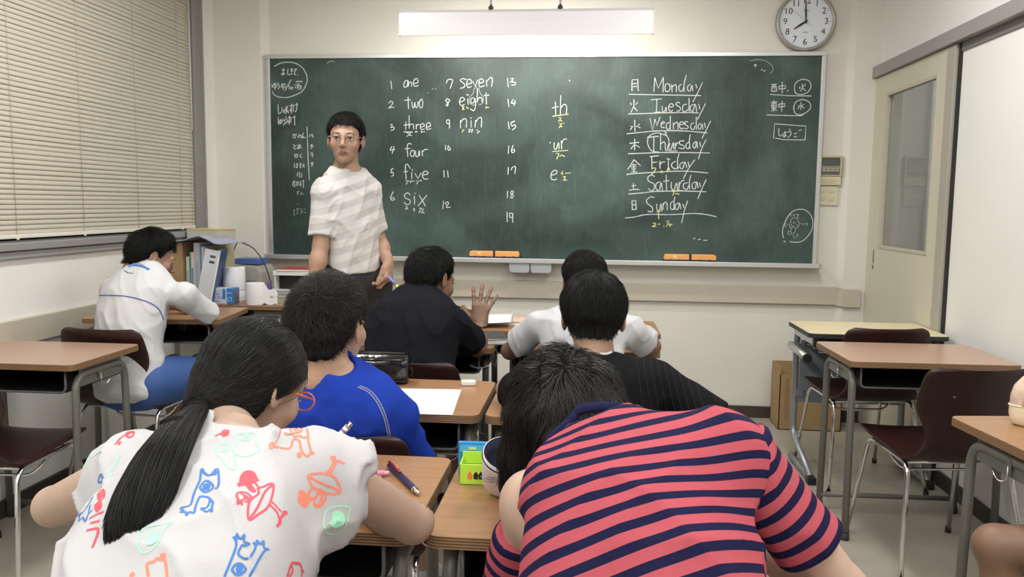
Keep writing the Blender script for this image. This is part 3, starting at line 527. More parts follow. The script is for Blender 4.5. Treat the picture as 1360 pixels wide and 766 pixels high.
# ================================================================== DESKS
def make_desk(W=.60, D=.425, top=None, legm=None, z=.70, creamy=False):
    """school desk, student side at -y"""
    top = top or M_top; legm = legm or M_deskmetal
    root = empty('school_desk')
    tp = MB().prism(rrect(W, D, .028), z-.021, z-.0012).obj('desktop', mat('black_edge_band', (.02, .022, .026), .5) if creamy else M_edge, root)
    MB().prism(rrect(W-.003, D-.003, .0265), z-.0012, z).obj('laminate', top, tp)
    if creamy:
        for s in (-1, 1):
            x = s*(W/2-.045)
            MB().tube(fillet([(x, .17, z-.025), (x, .19, z-.10), (x, .185, .14), (x, -.17, .028)], .05), .016, 10, caps=True).obj('leg', M_deskmetal2, root)
            MB().box((x-.02, -D/2+.02, z-.06), (x+.004, .17, z-.022)).obj('side_bracket', M_alu, root, bevel=.004)
            MB().box((x-.022, -D/2+.012, z-.068), (x+.006, -D/2+.04, z-.02)).obj('bracket_cap', M_black, root, bevel=.004)
            MB().tube([(x-.025*(1 if s < 0 else -1), .20, z-.12), (x-.025*(1 if s < 0 else -1), -.10, z-.13)], .019, 12).obj('height_arm', M_alu, root)
            MB().tube([(x-.025*(1 if s < 0 else -1), -.10, z-.13), (x-.025*(1 if s < 0 else -1), -.115, z-.131)], .021, 12).obj('arm_cap', M_black, root)
            MB().box((x-.02, -.20, 0), (x+.02, -.15, .035)).obj('rubber_foot', M_black, root, bevel=.006)
            MB().tube([(x, .20, .02), (x, -.17, .028)], .017, 10).obj('floor_bar', M_deskmetal2, root)
        MB().box((-W/2+.06, .165, .30), (W/2-.06, .175, z-.09)).obj('modesty_panel', mat('blue_grey_panel', (.22, .245, .28), .5), root)
        for s in (-1, 1):
            for zz in (.33, .56): MB().box((s*(W/2-.06)-.02, .155, zz), (s*(W/2-.06)+.02, .167, zz+.035)).obj('panel_tab', M_deskmetal2, root, bevel=.003)
        tr = MB(); wr = []
        for i in range(13):
            x = -W/2+.07+i*(W-.14)/12
            tr.tube([(x, -D/2+.04, z-.085), (x, .14, z-.10)], .002, 5)
        for yy in (-D/2+.04, -.05, .05, .14): tr.tube([(-W/2+.05, yy, z-.028), (-W/2+.055, yy, z-.09), (W/2-.055, yy, z-.09), (W/2-.05, yy, z-.028)], .0028, 6)
        o = tr.obj('wire_basket', M_chrome, root)
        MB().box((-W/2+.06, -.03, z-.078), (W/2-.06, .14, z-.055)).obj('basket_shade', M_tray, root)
        return root
    for s in (-1, 1):
        x = s*(W/2-.035)
        lg = MB().tube(fillet([(x*1.01, -.165, 0), (x, -.150, z-.052), (x, .150, z-.052), (x*1.01, .165, 0)], .065, 6), .0135, 10).obj('leg', legm, root)
        MB().box((x-.004, -.125, z-.095), (x+.004, .125, z-.03)).obj('side_apron', legm, root, bevel=.002)
        for yy in (-.165, .165): MB().lathe([(0, 0), (.017, 0), (.0175, .02), (.0145, .03)], 12, Matrix.Translation((x*1.01, yy, 0))).obj('rubber_foot', mat('foot_rubber', (.05, .05, .05), .8), lg)
        xo = x+s*.012
        MB().tube(fillet([(xo, -.02, z-.06), (xo+s*.003, -.02, z-.100), (xo+s*.013, -.008, z-.108), (xo+s*.015, .012, z-.096), (xo+s*.008, .03, z-.086)], .010), .0019, 6).obj('bag_hook', M_chrome, root)
        MB().box((xo-.002, -.03, z-.082), (xo+.002, -.012, z-.045)).obj('hook_plate', legm, root)
    MB().tube([(-W/2+.035, .160, .062), (W/2-.035, .160, .062)], .0105, 10).obj('cross_bar', legm, root)
    x = W/2-.06
    t = MB(); t.box((-x, -.165, z-.108), (x, .165, z-.105)); t.box((-x, -.165, z-.108), (-x+.003, .165, z-.022)); t.box((x-.003, -.165, z-.108), (x, .165, z-.022)); t.box((-x, .162, z-.108), (x, .165, z-.022)); t.box((-x, -.16, z-.026), (x, .16, z-.022))
    tb = t.obj('book_tray', M_tray, root)
    MB().tube(fillet([(-x, -.166, z-.024), (-x, -.166, z-.108), (x, -.166, z-.108), (x, -.166, z-.024)], .022), .0042, 6).obj('tray_rim', mat('tray_rim_grey', (.16, .165, .17), .4, .4), tb)
    return root
PROT = {}
def desk(key, loc, rz, label, group=None, **kw):
    sc = kw.pop('sc', 1)
    if key not in PROT:
        o = PROT[key] = make_desk(**kw); o.location = loc; o.rotation_euler = (0, 0, rz)
    else: o = copy_tree(PROT[key], None, loc, rz)
    tag(o, label, 'desk', group or 'school desks in the classroom'); return o
def dbox(x0, x1, y0, y1): return ((x0+x1)/2, (y0+y1)/2, 0)
LG = dict(W=.60, D=.43, top=M_top); LP = dict(W=.61, D=.45, top=M_topp)
desk('cream', (1.29, 3.925, 0), 0, 'cream-topped desk with black edge and silver tube legs in front of the door', W=.605, D=.41, creamy=True, top=M_creamtop)
desk('pink', (1.262, 3.285, 0), .02, 'empty brown desk at the right wall, directly in front of the cream-topped desk', **LP)
desk('std', (1.305, 2.105, 0), .12, 'wooden desk cut by the right edge with a pink and cream pencil case on it', **LG)
desk('pink2', (-2.02, 2.785, 0), 0, 'empty brown desk at the left edge under the window blind', W=.575, D=.43, top=M_topp)
desk('tall', (-1.915, 3.56, 0), .10, 'brown desk the boy with the blue-piped white shirt leans on', W=.60, D=.43, top=M_top, z=.745)
desk('std', (-.583, 2.315, 0), 0, 'wooden desk with a white worksheet and black glossy pencil case')
desk('std', (.032, 2.315, 0), 0, 'wooden desk in front of the boy in black ribbed top, hidden behind bobbed hair')
desk('std', (-.59, 1.527, 0), 0, 'wooden desk under the ponytail girl with a navy pen on it')
desk('std', (.030, 1.527, 0), 0, 'wooden desk with the green and blue plastic case, under the striped-top girl')
desk('dark', (-.665, 3.325, 0), 0, 'desk with ring binder that the boy raising his open hand sits at', W=.60, D=.43, top=M_top, legm=mat('dark_desk_paint', (.075, .072, .068), .45, .2))
desk('dark', (-.02, 3.325, 0), 0, 'desk between the white-shirted boy at the front and the chalk drawers')
desk('std', (-.60, 3.775, 0), 0, 'front desk carrying the loose white sheets and a green textbook')
desk('std', (.02, 3.775, 0), 0, 'front desk right of the loose white sheets with small printed papers')
desk('std', (-1.672, 4.50, 0), math.pi/2, 'brown desk by the board wall carrying a stack of books and a paper roll')
desk('std', (-2.083, 4.50, 0), math.pi/2, 'brown desk in the window corner crowded with upright books and boxes')

# ================================================================== CHAIRS (one-piece moulded plywood shell on chromed tube legs)
def make_chair():
    root = empty('classroom_chair')
    rows = [(.405, .418, .150), (.40, .428, .172), (.37, .434, .188), (.28, .430, .196), (.18, .422, .194), (.10, .414, .192), (.04, .412, .190), (.0, .424, .180), (-.025, .450, .163), (-.036, .485, .150), (-.044, .525, .153),
            (-.052, .565, .170), (-.060, .605, .188), (-.068, .640, .192), (-.076, .670, .190), (-.085, .705, .185), (-.091, .728, .178), (-.094, .741, .166), (-.095, .748, .142)]
    rows = [(y, z, w*1.0) for y, z, w in rows]
    # densify
    A = np.array(rows); t = np.arange(len(A)); tt = np.linspace(0, len(A)-1, 46)
    def cr(col):
        p = np.concatenate([[2*A[0, col]-A[1, col]], A[:, col], [2*A[-1, col]-A[-2, col]]]); out = []
        for x in tt:
            i = min(int(x), len(A)-2); f = x-i; a, b, c, d = p[i:i+4]; out.append(((2*b)+(c-a)*f+(2*a-5*b+4*c-d)*f*f+(3*b-a-3*c+d)*f**3)*.5)
        return np.array(out)
    Y, Z, Wd = cr(0), cr(1), cr(2); ns_ = 13; V = []; F = []
    for i in range(len(tt)):
        back = min(1, max(0, (Z[i]-.43)/.15)); seat = 1-back
        for k in range(ns_):
            s = -1+2*k/(ns_-1); V.append((Wd[i]*s, Y[i]+.026*back*s*s, Z[i]+.010*seat*s*s-.004*seat))
    for i in range(len(tt)-1):
        for k in range(ns_-1): a = i*ns_+k; F.append((a, a+1, a+ns_+1, a+ns_))
    me = raw_mesh('shell', V, F); me.polygons.foreach_set('use_smooth', [True]*len(F)); o = link('shell', me, M_ply, root)
    s = o.modifiers.new('thick', 'SOLIDIFY'); s.thickness = .010; s.offset = 0; bv = o.modifiers.new('b', 'BEVEL'); bv.width = .003; bv.segments = 2; bv.limit_method = 'ANGLE'; bv.angle_limit = 1.0
    for s in (-1, 1):
        MB().tube(fillet([(s*.215, -.055, 0), (s*.172, .03, .400), (s*.172, .33, .405), (s*.200, .42, 0)], .045, 6), .0085, 10).obj('leg', M_chrome, root)
        for y, z0 in ((-.055, 0), (.42, 0)): MB().lathe([(0, 0), (.0115, 0), (.0115, .022), (.009, .026)], 10, Matrix.Translation((s*(.215 if y < 0 else .2), y, 0))).obj('foot_cap', M_black, root)
    for y, z in ((.06, .398), (.29, .402)): MB().tube([(-.17, y, z), (.17, y, z)], .007, 8).obj('seat_bar', M_chrome, root)
    MB().tube(fillet([(-.172, .20, .400), (-.12, .17, .335), (.12, .17, .335), (.172, .20, .400)], .03), .005, 8).obj('stacking_bar', M_chrome, root)
    MB().tube([(.10, -.093, .66), (.10, -.0985, .66)], .004, 8).obj('rivet', M_chrome, root); MB().tube([(-.10, -.093, .66), (-.10, -.0985, .66)], .004, 8).obj('rivet', M_chrome, root)
    return root
chair0 = None
def chair(x, y, rz, label, s=1):
    global chair0
    if chair0 is None: chair0 = make_chair(); o = chair0; o.location = (x, y, 0); o.rotation_euler = (0, 0, rz)
    else: o = copy_tree(chair0, None, (x, y, 0), rz)
    o.scale = (1, 1, s); tag(o, label, 'chair', 'dark plywood school chairs'); return o
chair(1.265, 2.80, .10, 'empty dark plywood chair with chrome legs behind the pencil-case desk on the right')
chair(1.275, 3.67, .10, 'empty dark plywood chair at the cream-topped desk by the door')
chair(-1.965, 2.33, .02, 'empty dark plywood chair cut by the left edge, in front of the empty brown desk')
chair(-1.925, 3.12, -.10, 'dark plywood chair under the boy with the blue-piped white shirt')
chair(-.585, 1.875, -.04, 'dark plywood chair under the boy in the blue T-shirt', .97)
chair(-.60, 2.69, -.03, 'reddish dark plywood chair under the boy in the black T-shirt', .985)
chair(.03, 1.95, 0, 'dark plywood chair under the boy in the black ribbed top')
chair(-.02, 2.76, 0, 'dark plywood chair under the white-shirted boy nearest the board centre')
chair(-.555, .62, 0, 'dark plywood chair under the ponytail girl')
chair(.07, .62, 0, 'dark plywood chair under the striped-top girl')
chair(1.42, 1.70, .9, 'dark plywood chair under the child whose bare knee shows at the right edge')

# ================================================================== THINGS ON THE DESKS
ZT = .7005
def thing(name, loc, rz, label, cat, group=None): return tag(empty(name, loc, rz), label, cat, group)
def single(o, label, cat, group=None): return tag(o, label, cat, group)
# worksheet
P4 = [(-.585, 2.385), (-.375, 2.400), (-.352, 2.100), (-.562, 2.088)]
g = 8; V = []
for i in range(g+1):
    for j in range(g+1):
        a = i/g; b_ = j/g; q = [(1-a)*(1-b_), a*(1-b_), a*b_, (1-a)*b_]
        V.append((sum(w_*p[0] for w_, p in zip(q, P4)), sum(w_*p[1] for w_, p in zip(q, P4)), ZT+.0006+.0025*max(0, math.sin(2.2*a+1.4*b_))*b_*(1-a)))
F = [(i*(g+1)+j, (i+1)*(g+1)+j, (i+1)*(g+1)+j+1, i*(g+1)+j+1) for i in range(g) for j in range(g)]
ws = thing('worksheet', (-.47, 2.25, ZT), 0, 'white worksheet with faint print lying beside the black pencil case', 'paper')
o = link('sheet', raw_mesh('sheet', V, F, True), mat('worksheet_paper', (.84, .86, .90), .6), None); o.parent = ws; o.matrix_parent_inverse = Matrix.Translation(-Vector(ws.location)); so = o.modifiers.new('s', 'SOLIDIFY'); so.thickness = .0004
m = MB()
for j in range(7):
    for k in range(int(6+3*math.sin(j*2))):
        a0 = .08+k*.085+.03*math.sin(j*5+k); b0 = .07+j*.045
        if (j*3+k) % 4 == 3: continue
        def pq(a, b): q = [(1-a)*(1-b), a*(1-b), a*b, (1-a)*b]; return (sum(w_*p[0] for w_, p in zip(q, P4)), sum(w_*p[1] for w_, p in zip(q, P4)), ZT+.0032)
        m.add([pq(a0, b0), pq(a0+.05, b0), pq(a0+.05, b0+.006), pq(a0, b0+.006)], [(0, 1, 2, 3)])
o = m.obj('faint_print', mat('pencil_grey', (.62, .64, .68), .8)); o.parent = ws; o.matrix_parent_inverse = Matrix.Translation(-Vector(ws.location))
# white rubber eraser
single(MB().prism(rrect(.045, .024, .007), 0, .016).obj('rubber_eraser', mat('eraser_white', (.80, .79, .72), .6), None, (-.363, 2.462, ZT), bevel=.004), 'small white rubber eraser near the top right of the worksheet', 'eraser').rotation_euler = (0, 0, .1)
# black glossy pencil case
pc = thing('pencil_case', (-.655, 2.465, ZT), .06, 'black glossy patent pencil case beside the boy in blue', 'pencil case')
Mgl = mat('patent_black', (.010, .010, .012), .12, bump=.6, bscale=9, spec=.7)
prof = rrect(.085, .092, .030, 6)
m = MB(); n_ = len(prof); xs = [-.105, -.10, -.085, -.04, .0, .04, .085, .10, .105]; sc_ = [.82, .93, 1, 1.02, 1.0, 1.02, 1, .93, .82]
V = [(x, p[0]*s, .046+p[1]*s) for x, s in zip(xs, sc_) for p in prof]
F = [tuple(range(n_)), tuple(len(V)-n_+i for i in range(n_))[::-1]]+[(i*n_+j, (i+1)*n_+j, (i+1)*n_+(j+1) % n_, i*n_+(j+1) % n_) for i in range(len(xs)-1) for j in range(n_)]
o = MB().add(V, F, True).obj('body', Mgl, pc, bevel=.001)
MB().tube([(-.09, -.012, .0945), (0, -.012, .096), (.09, -.012, .0945)], .0025, 6).obj('zip', M_dark, pc)
MB().tube([(-.1, -.041, .078), (0, -.043, .0795), (.1, -.041, .078)], .0022, 6).obj('piping', Mgl, pc); MB().tube([(-.1, -.041, .012), (0, -.043, .011), (.1, -.041, .012)], .0022, 6).obj('piping', Mgl, pc)
MB().tube([(.108, 0, .05), (.114, 0, .04), (.110, 0, .02)], .005, 6, flat=.4).obj('pull_tab', Mgl, pc)

# pens
def pen(name, a, b, r, segs, label, group=None):
    a, b = Vector(a), Vector(b); t = thing(name, a, 0, label, 'pen', group); d = b-a
    for nm, f0, f1, r0, r1, m_ in segs: MB().tube([d*f0, d*(f0+(f1-f0)*.15), d*(f0+(f1-f0)*.85), d*f1], [r0, (r0+r1)/2 if r0 != r1 else r0*1.02, (r0+r1)/2 if r0 != r1 else r0*1.02, r1], 12).obj(nm, m_, t)
    return t
Mnavy = mat('glitter_navy', (.018, .018, .10), .3, bump=.4, bscale=900); Mor = mat('pen_orange', (.85, .20, .08), .35); Mred = mat('pen_wine', (.20, .015, .03), .35)
a, b_ = at(518, 618, Z=.707), at(556, 655, Z=.707)
t = pen('ballpoint_pen', a, b_, .006, [('barrel', .0, .88, .0065, .0065, Mnavy), ('grip_band', .86, .90, .0069, .0069, M_chrome), ('tip', .90, 1.0, .0062, .0022, M_chrome), ('cap', -.04, .0, .005, .0068, Mor)], 'navy glitter pen with an orange and wine-red clip on the ponytail girl\'s desk')
d = b_-a; s_ = Vector((d.y, -d.x, 0)).normalized(); MB().tube([d*.0+Vector((0, 0, .0085))+s_*.002, d*.25+Vector((0, 0, .0095))+s_*.002, d*.42+Vector((0, 0, .008))+s_*.002], .0030, 6).obj('clip', Mred, t); MB().tube([d*.02-s_*.004+Vector((0, 0, .006)), d*.26-s_*.004+Vector((0, 0, .006))], .0028, 6).obj('orange_slider', Mor, t)
a, b_ = at(484, 629, Z=.707), at(517, 628, Z=.707)
t = pen('pink_pen', a, b_, .006, [('barrel', .0, .8, .006, .006, mat('pen_pink', (.80, .27, .45), .35)), ('tip', .8, 1.0, .006, .0025, mat('pen_pink2', (.85, .45, .58), .3))], 'pink pen beside the navy glitter pen, half hidden by the bare arm')
MB().tube([(.0, -.018, -.002), (.015, -.020, .0), (.04, -.018, -.002)], .0055, 8).obj('charm', mat('silver_glitter', (.45, .42, .43), .3, .6, bump=.8, bscale=500), t)
a, b_ = at(436, 594, Y=1.345), at(467.5, 560.5, Y=1.365)
t = pen('mechanical_pencil', a, b_, .006, [('barrel', .0, .80, .0052, .0056, mat('pencil_white', (.78, .75, .80), .25)), ('collar', .78, .84, .0059, .0059, mat('pencil_grey2', (.30, .27, .28), .4)), ('button', .84, .97, .0042, .0042, M_chrome), ('lead_sleeve', -.3, .0, .002, .0045, M_chrome)], 'white mechanical pencil with violet marks held upright by the ponytail girl')
d = b_-a
for f in (.2, .45, .62): MB().tube([d*f, d*(f+.06)], .0058, 10).obj('violet_mark', mat('violet', (.28, .13, .30), .4), t)

# green + blue plastic case on the striped girl's desk
gc = thing('plastic_pen_case', (-.205, 1.60, ZT), .03, 'open lime green plastic case with blue lid on the striped-top girl\'s desk', 'pencil case')
Mlime = mat('lime_plastic', (.50, .80, .07), .25, Emission_Strength=0.0); Mblue = mat('sky_plastic', (.03, .26, .62), .3)
m = MB(); w2, h_, d_ = .045, .042, .055
m.box((-w2, -.028, 0), (w2, -.025, h_)); m.box((-w2, .025, 0), (w2, .028, h_+.01)); m.box((-w2, -.028, 0), (-w2+.003, .028, h_)); m.box((w2-.003, -.028, 0), (w2, .028, h_)); m.box((-w2, -.028, 0), (w2, .028, .003))
m.obj('green_tray', Mlime, gc, bevel=.001)
MB().box((-w2-.010, .030, 0), (w2+.03, .040, .070)).obj('blue_lid', Mblue, gc, bevel=.002)
MB().box((-w2-.006, .0285, .050), (w2+.02, .0300, .064)).obj('lid_inner', mat('sky_light', (.10, .42, .75), .35), gc)
for x in (-.025, .02): MB().box((x-.008, .0270, .055), (x+.008, .0286, .060)).obj('lid_mark', mat('lime_mark', (.55, .75, .25), .5), gc)
MB().tube([(-.04, -.01, .032), (.04, -.008, .034)], .0055, 8).obj('marker', M_black, gc); MB().box((-.008, -.0165, .028), (.016, -.013, .036)).obj('marker_label', M_white, gc)
for q, (x, m_) in enumerate(((-.024, Mor), (-.012, M_black), (-.002, M_black), (.01, M_dark), (.02, mat('brown_ink', (.25, .1, .05), .6)))): MB().add([(x-.004, -.0284, .012), (x+.004, -.0284, .011), (x+.005, -.0284, .022), (x, -.0284, .028), (x-.005, -.0284, .02)], [(0, 1, 2, 3, 4)]).obj('sticker', m_, gc)
# white/navy cylinder pencil pouch
wp = thing('pencil_pouch', (-.158, 1.525, ZT+.038), 0, 'white round pencil pouch with navy lining leaning beside the lime green case', 'pencil case')
R_ = Matrix.Rotation(math.radians(28), 4, 'X') @ Matrix.Rotation(math.radians(10), 4, 'Y')
MB().lathe([(.0, -.03), (.030, -.028), (.038, -.015), (.044, .04), (.045, .060), (.0435, .0605)], 28, R_).obj('pouch_wall', mat('pouch_white', (.74, .70, .72), .7, bump=.3, bscale=40), wp)
MB().lathe([(.0440, .058), (.0425, .062), (.040, .030), (.0, .025)], 28, R_).obj('navy_lining', mat('lining_navy', (.012, .014, .04), .8), wp)
MB().tube([R_ @ Vector((.0450*math.cos(a), .0450*math.sin(a), .052)) for a in np.linspace(0, 6.283, 33)[:-1]], .0016, 5, closed=True).obj('piping', mat('lining_navy', (0, 0, 0)), wp)
for k in range(3): MB().tube([R_ @ Vector((.0455*math.cos(a), .0455*math.sin(a), .02+.006*k+.01*math.sin(a*3))) for a in np.linspace(3.6+.2*k, 4.6+.1*k, 8)], .0008, 4).obj('drawn_line', mat('pouch_print', (.20, .18, .20), .7), wp)

# items on the front desks
bk = thing('textbook', (-.44, 3.85, ZT), .06, 'green and pink textbook lying under the loose white sheets', 'book')
MB().box((-.17, -.11, 0), (.20, .12, .012)).obj('pages', M_paper, bk); MB().box((-.172, -.112, .012), (.202, .122, .0135)).obj('cover', mat('book_green', (.36, .52, .24), .5, var=.5, vscale=18), bk)
MB().box((.08, -.09, .0136), (.19, .10, .014)).obj('cover_picture', mat('book_pink', (.72, .50, .42), .5, var=.3, vscale=25), bk)
def sheet(name, pts, z, label, m_=None, group=None, curl=.006):
    cx = sum(p[0] for p in pts)/4; cy = sum(p[1] for p in pts)/4; g = 5; V = []
    for i in range(g+1):
        for j in range(g+1):
            a = i/g; b = j/g; q = [(1-a)*(1-b), a*(1-b), a*b, (1-a)*b]; V.append((sum(w_*p[0] for w_, p in zip(q, pts))-cx, sum(w_*p[1] for w_, p in zip(q, pts))-cy, curl*(a-.5)**2*2+curl*.5*b*b))
    o = link(name, raw_mesh(name, V, [(i*(g+1)+j, (i+1)*(g+1)+j, (i+1)*(g+1)+j+1, i*(g+1)+j+1) for i in range(g) for j in range(g)], True), m_ or M_paper, None, (cx, cy, z)); s = o.modifiers.new('s', 'SOLIDIFY'); s.thickness = .0005
    return tag(o, label, 'paper', group)
sheet('paper_sheet', [(-.66, 3.98), (-.37, 3.99), (-.345, 3.64), (-.60, 3.60)], ZT+.017, 'loose white sheet on the textbook behind the raised hand', curl=.012)
sheet('paper_sheet', [(.12, 3.93), (.23, 3.95), (.285, 3.74), (.14, 3.72)], ZT+.004, 'printed paper beside the front white-shirted boy\'s right shoulder', mat('printed_paper', (.62, .62, .60), .7, var=.6, vscale=40))
bn = thing('ring_binder', (-.425, 3.29, ZT), .25, 'black and clear ring binder with wire rings beside the raised forearm', 'binder')
MB().box((-.09, -.11, 0), (.09, .11, .008)).obj('back_cover', mat('clear_grey', (.35, .36, .38), .2), bn, bevel=.002); MB().box((-.082, -.10, .008), (.088, .10, .020)).obj('pages', M_paper, bn)
MB().box((-.085, -.105, .020), (.09, .108, .024)).obj('front_cover', mat('binder_black', (.02, .025, .035), .15), bn, bevel=.002); MB().box((-.03, -.09, .0243), (.08, .09, .0248)).obj('cover_sheet', mat('binder_print', (.07, .065, .07), .3, var=.6, vscale=30), bn)
for k in range(12): MB().tube([(-.086+.008*math.cos(a), -.095+k*.0172, .013+.014*math.sin(a)) for a in np.linspace(0, 6.283, 11)[:-1]], .0012, 5, closed=True).obj('wire_ring', M_chrome, bn)
pp = thing('pen_pouch', (-.575, 3.63, ZT), -.25, 'dark maroon pen pouch with gold zip behind the raised hand', 'pouch')
m = MB(); n_ = 16; V = []
for x, s in zip((-.11, -.105, -.08, 0, .08, .105, .11), (.4, .75, 1, 1.05, 1, .75, .4)): V += [(x, .042*s*math.cos(a), .042+.041*s*math.sin(a)) for a in np.linspace(0, 2*math.pi, n_+1)[:-1]]
F = [tuple(range(n_)), tuple(len(V)-n_+i for i in range(n_))[::-1]]+[(i*n_+j, i*n_+(j+1) % n_, (i+1)*n_+(j+1) % n_, (i+1)*n_+j) for i in range(6) for j in range(n_)]
MB().add(V, F, True).obj('body', mat('maroon_cloth', (.045, .018, .022), .7), pp); MB().tube([(-.1, 0, .083), (0, 0, .087), (.1, 0, .083)], .003, 6).obj('zip', mat('zip_gold', (.45, .33, .12), .35, .7), pp)
pen('black_pen', (-.60, 3.66, .793), (-.49, 3.60, .776), .005, [('barrel', 0, .8, .0055, .0055, M_black), ('gold_ring', .62, .68, .0060, .0060, MATS['zip_gold']), ('tip', .8, 1, .005, .002, M_black)], 'thick black pen lying on top of the maroon pouch')
# papers left in the tray of the raised-hand boy's desk
sheet('paper_sheet', [(-.46, 3.30), (-.39, 3.30), (-.385, 3.13), (-.46, 3.13)], .607, 'folded white papers sticking out of the desk tray under the binder', mat('tray_paper', (.6, .62, .66), .7), curl=.02)

# pink and cream pencil case at the right edge
pk = thing('pencil_case', (1.195, 2.20, ZT), -.12, 'cream and pink rounded pencil case on the desk at the right edge', 'pencil case')
m = MB(); prof = [(.0, 0), (.052, 0), (.060, .006), (.064, .03), (.064, .052)]
Msc = Matrix.Diagonal((1.45, .62, 1, 1))
MB().lathe(prof, 32, Msc).obj('cream_base', mat('case_cream', (.80, .70, .50), .5), pk)
MB().lathe([(.0635, .052), (.063, .08), (.058, .105), (.045, .128), (.025, .138), (0, .141)], 32, Msc).obj('top_cover', mat('case_print', (.66, .50, .40), .4, var=.4, vscale=22), pk)
MB().tube([Msc @ Vector((.0645*math.cos(a), .0645*math.sin(a), .053)) for a in np.linspace(0, 6.283, 33)[:-1]], .0022, 5, closed=True).obj('zip', mat('case_zip', (.75, .68, .55), .5), pk)
for sx, m_ in ((-.07, mat('case_cream', (0, 0, 0))), (-.045, mat('case_pink', (.75, .22, .30), .5)), (-.058, mat('case_violet', (.30, .25, .45), .5)), (-.02, M_white)): MB().tube([(sx, -.038*math.sqrt(max(.05, 1-(sx/.093)**2))-.001, .056), (sx*.95, -.036*math.sqrt(max(.05, 1-(sx/.093)**2))-.001, .09), (sx*.8, -.022, .122)], .006, 6, flat=.6).obj('panel', m_, pk)

# cardboard bin by the wall
cb = thing('cardboard_box', (1.235, 4.80, 0), 0, 'open cardboard box on the floor behind the cream-topped desk', 'box')
m = MB(); a0, a1, c0, c1, hh = -.145, .20, -.13, .08, .36
m.box((a0, c0, 0), (a0+.005, c1, hh)); m.box((a1-.005, c0, 0), (a1, c1, hh)); m.box((a0, c1-.005, 0), (a1, c1, hh)); m.box((a0, c0, 0), (a1, c0+.005, hh-.04)); m.box((a0, c0, 0), (a1, c1, .005))
m.obj('box_walls', M_card, cb)
MB().box((a0+.03, c0-.001, .06), (a0+.05, c0, .30)).obj('tape', mat('tape_brown', (.30, .19, .09), .35), cb)

# ================================================================== CORNER CLUTTER ON THE TWO DESKS BY THE WINDOW
DZ_ = ZT
bx = thing('cardboard_box', (-2.225, 4.34, DZ_), 0, 'brown cardboard box at the left end of the upright books', 'box')
MB().box((-.068, -.13, 0), (.045, .17, .335)).obj('carton', M_card, bx, bevel=.002); MB().box((-.066, -.1306, .12), (.043, -.130, .15)).obj('tape', MATS['tape_brown'], bx)
# upright books and files
specs = [(.018, .255, (.55, .60, .55), 'thin pale file upright next to the cardboard box'), (.010, .28, (.06, .25, .12), 'green-spined thin book among the pale files'), (.016, .28, (.62, .64, .60), 'pale thin file right of the green-spined book'),
         (.036, .33, (.50, .48, .50), 'tall grey box file, the widest of the upright row'), (.008, .32, (.10, .25, .62), 'thin file with a blue spine right of the grey box file'), (.016, .31, (.60, .62, .64), 'white file with blue lettering right of the blue spine'), (.008, .31, (.38, .42, .16), 'thin olive booklet right of the white file')]
x = -2.172
for wd, hh, col, lab in specs:
    t = thing('file_book', (x+wd/2, 4.33, DZ_), 0, lab, 'book', 'upright books in the window corner')
    m_ = mat('spine_%d' % int(col[0]*1000+col[1]*77), col, .45)
    MB().box((-wd/2+.0006, -.10, 0), (wd/2-.0006, .12, hh)).obj('cover', m_, t, bevel=.0012); MB().box((-wd/2+.002, -.096, hh-.003), (wd/2-.002, .119, hh+.0005)).obj('pages', M_paper, t)
    MB().box((-wd/4, -.1006, hh*.25), (wd/4, -.10, hh*.7)).obj('spine_print', mat('print_dark', (.10, .20, .35), .6) if wd < .017 else mat('print_grey', (.36, .38, .42), .6), t)
    x += wd
t = thing('workbook', (-2.045, 4.27, DZ_), 0, 'white workbook leaning to the right with small dark blocks on its cover', 'book'); t.rotation_euler = (0, .20, .25)
MB().box((-.008, -.10, 0), (.008, .10, .300)).obj('pages', M_paper, t); MB().box((.0082, -.101, 0), (.010, .101, .300)).obj('cover', mat('cover_blue', (.03, .08, .22), .4), t); MB().box((-.010, -.101, 0), (-.0082, .101, .300)).obj('cover', M_paper, t)
MB().box((-.070, -.1045, .0), (.0, -.1015, .298)).obj('front_face', mat('workbook_white', (.62, .64, .68), .4), t)
for zz in (.255, .225): MB().box((-.040, -.1052, zz), (-.012, -.1045, zz+.014)).obj('printed_block', mat('ink_grey', (.07, .07, .09), .6), t)
t = thing('thick_book', (-2.045, 4.45, DZ_), 0, 'thick cream paperback standing behind the leaning workbook', 'book'); MB().box((-.03, -.06, 0), (.022, .06, .325)).obj('block', mat('book_cream', (.50, .47, .30), .6), t, bevel=.002); MB().box((-.031, -.061, .12), (.023, -.0595, .20)).obj('title_band', mat('print_grey', (.3, .3, .3)), t)
# lilac clear folder sagging over the row, yellow thick book on top
V = []
for i in range(9):
    for j in range(7):
        a = i/8; b = j/6; V.append((-2.285+.36*a+.02*b, 4.17+.26*b-.02*a, 1.045+.030*math.exp(-((a-.60)/.16)**2)*(1-b*.3)-.012*(a > .85)-.01*(1-a)*b))
o = link('clear_folder', raw_mesh('clear_folder', V, [(i*7+j, (i+1)*7+j, (i+1)*7+j+1, i*7+j+1) for i in range(8) for j in range(6)]), mat('lilac_film', (.34, .37, .56), .12, bump=.3, bscale=14), None)
so = o.modifiers.new('s', 'SOLIDIFY'); so.thickness = .004; tag(o, 'translucent lilac plastic folder draped over the upright books', 'folder')
t = thing('phone_book', (-2.095, 4.47, DZ_+.335), -.12, 'thick yellow-covered book lying on top of the upright books', 'book')
MB().box((-.15, -.08, 0), (.045, .10, .060)).obj('pages', mat('page_edge', (.50, .49, .42), .7), t, bevel=.002); MB().box((-.153, -.083, .060), (.048, .102, .065)).obj('cover', mat('yellow_cover', (.74, .54, .20), .5), t, bevel=.001); MB().box((-.153, -.083, -.003), (.048, .102, 0)).obj('cover', MATS['yellow_cover'], t)
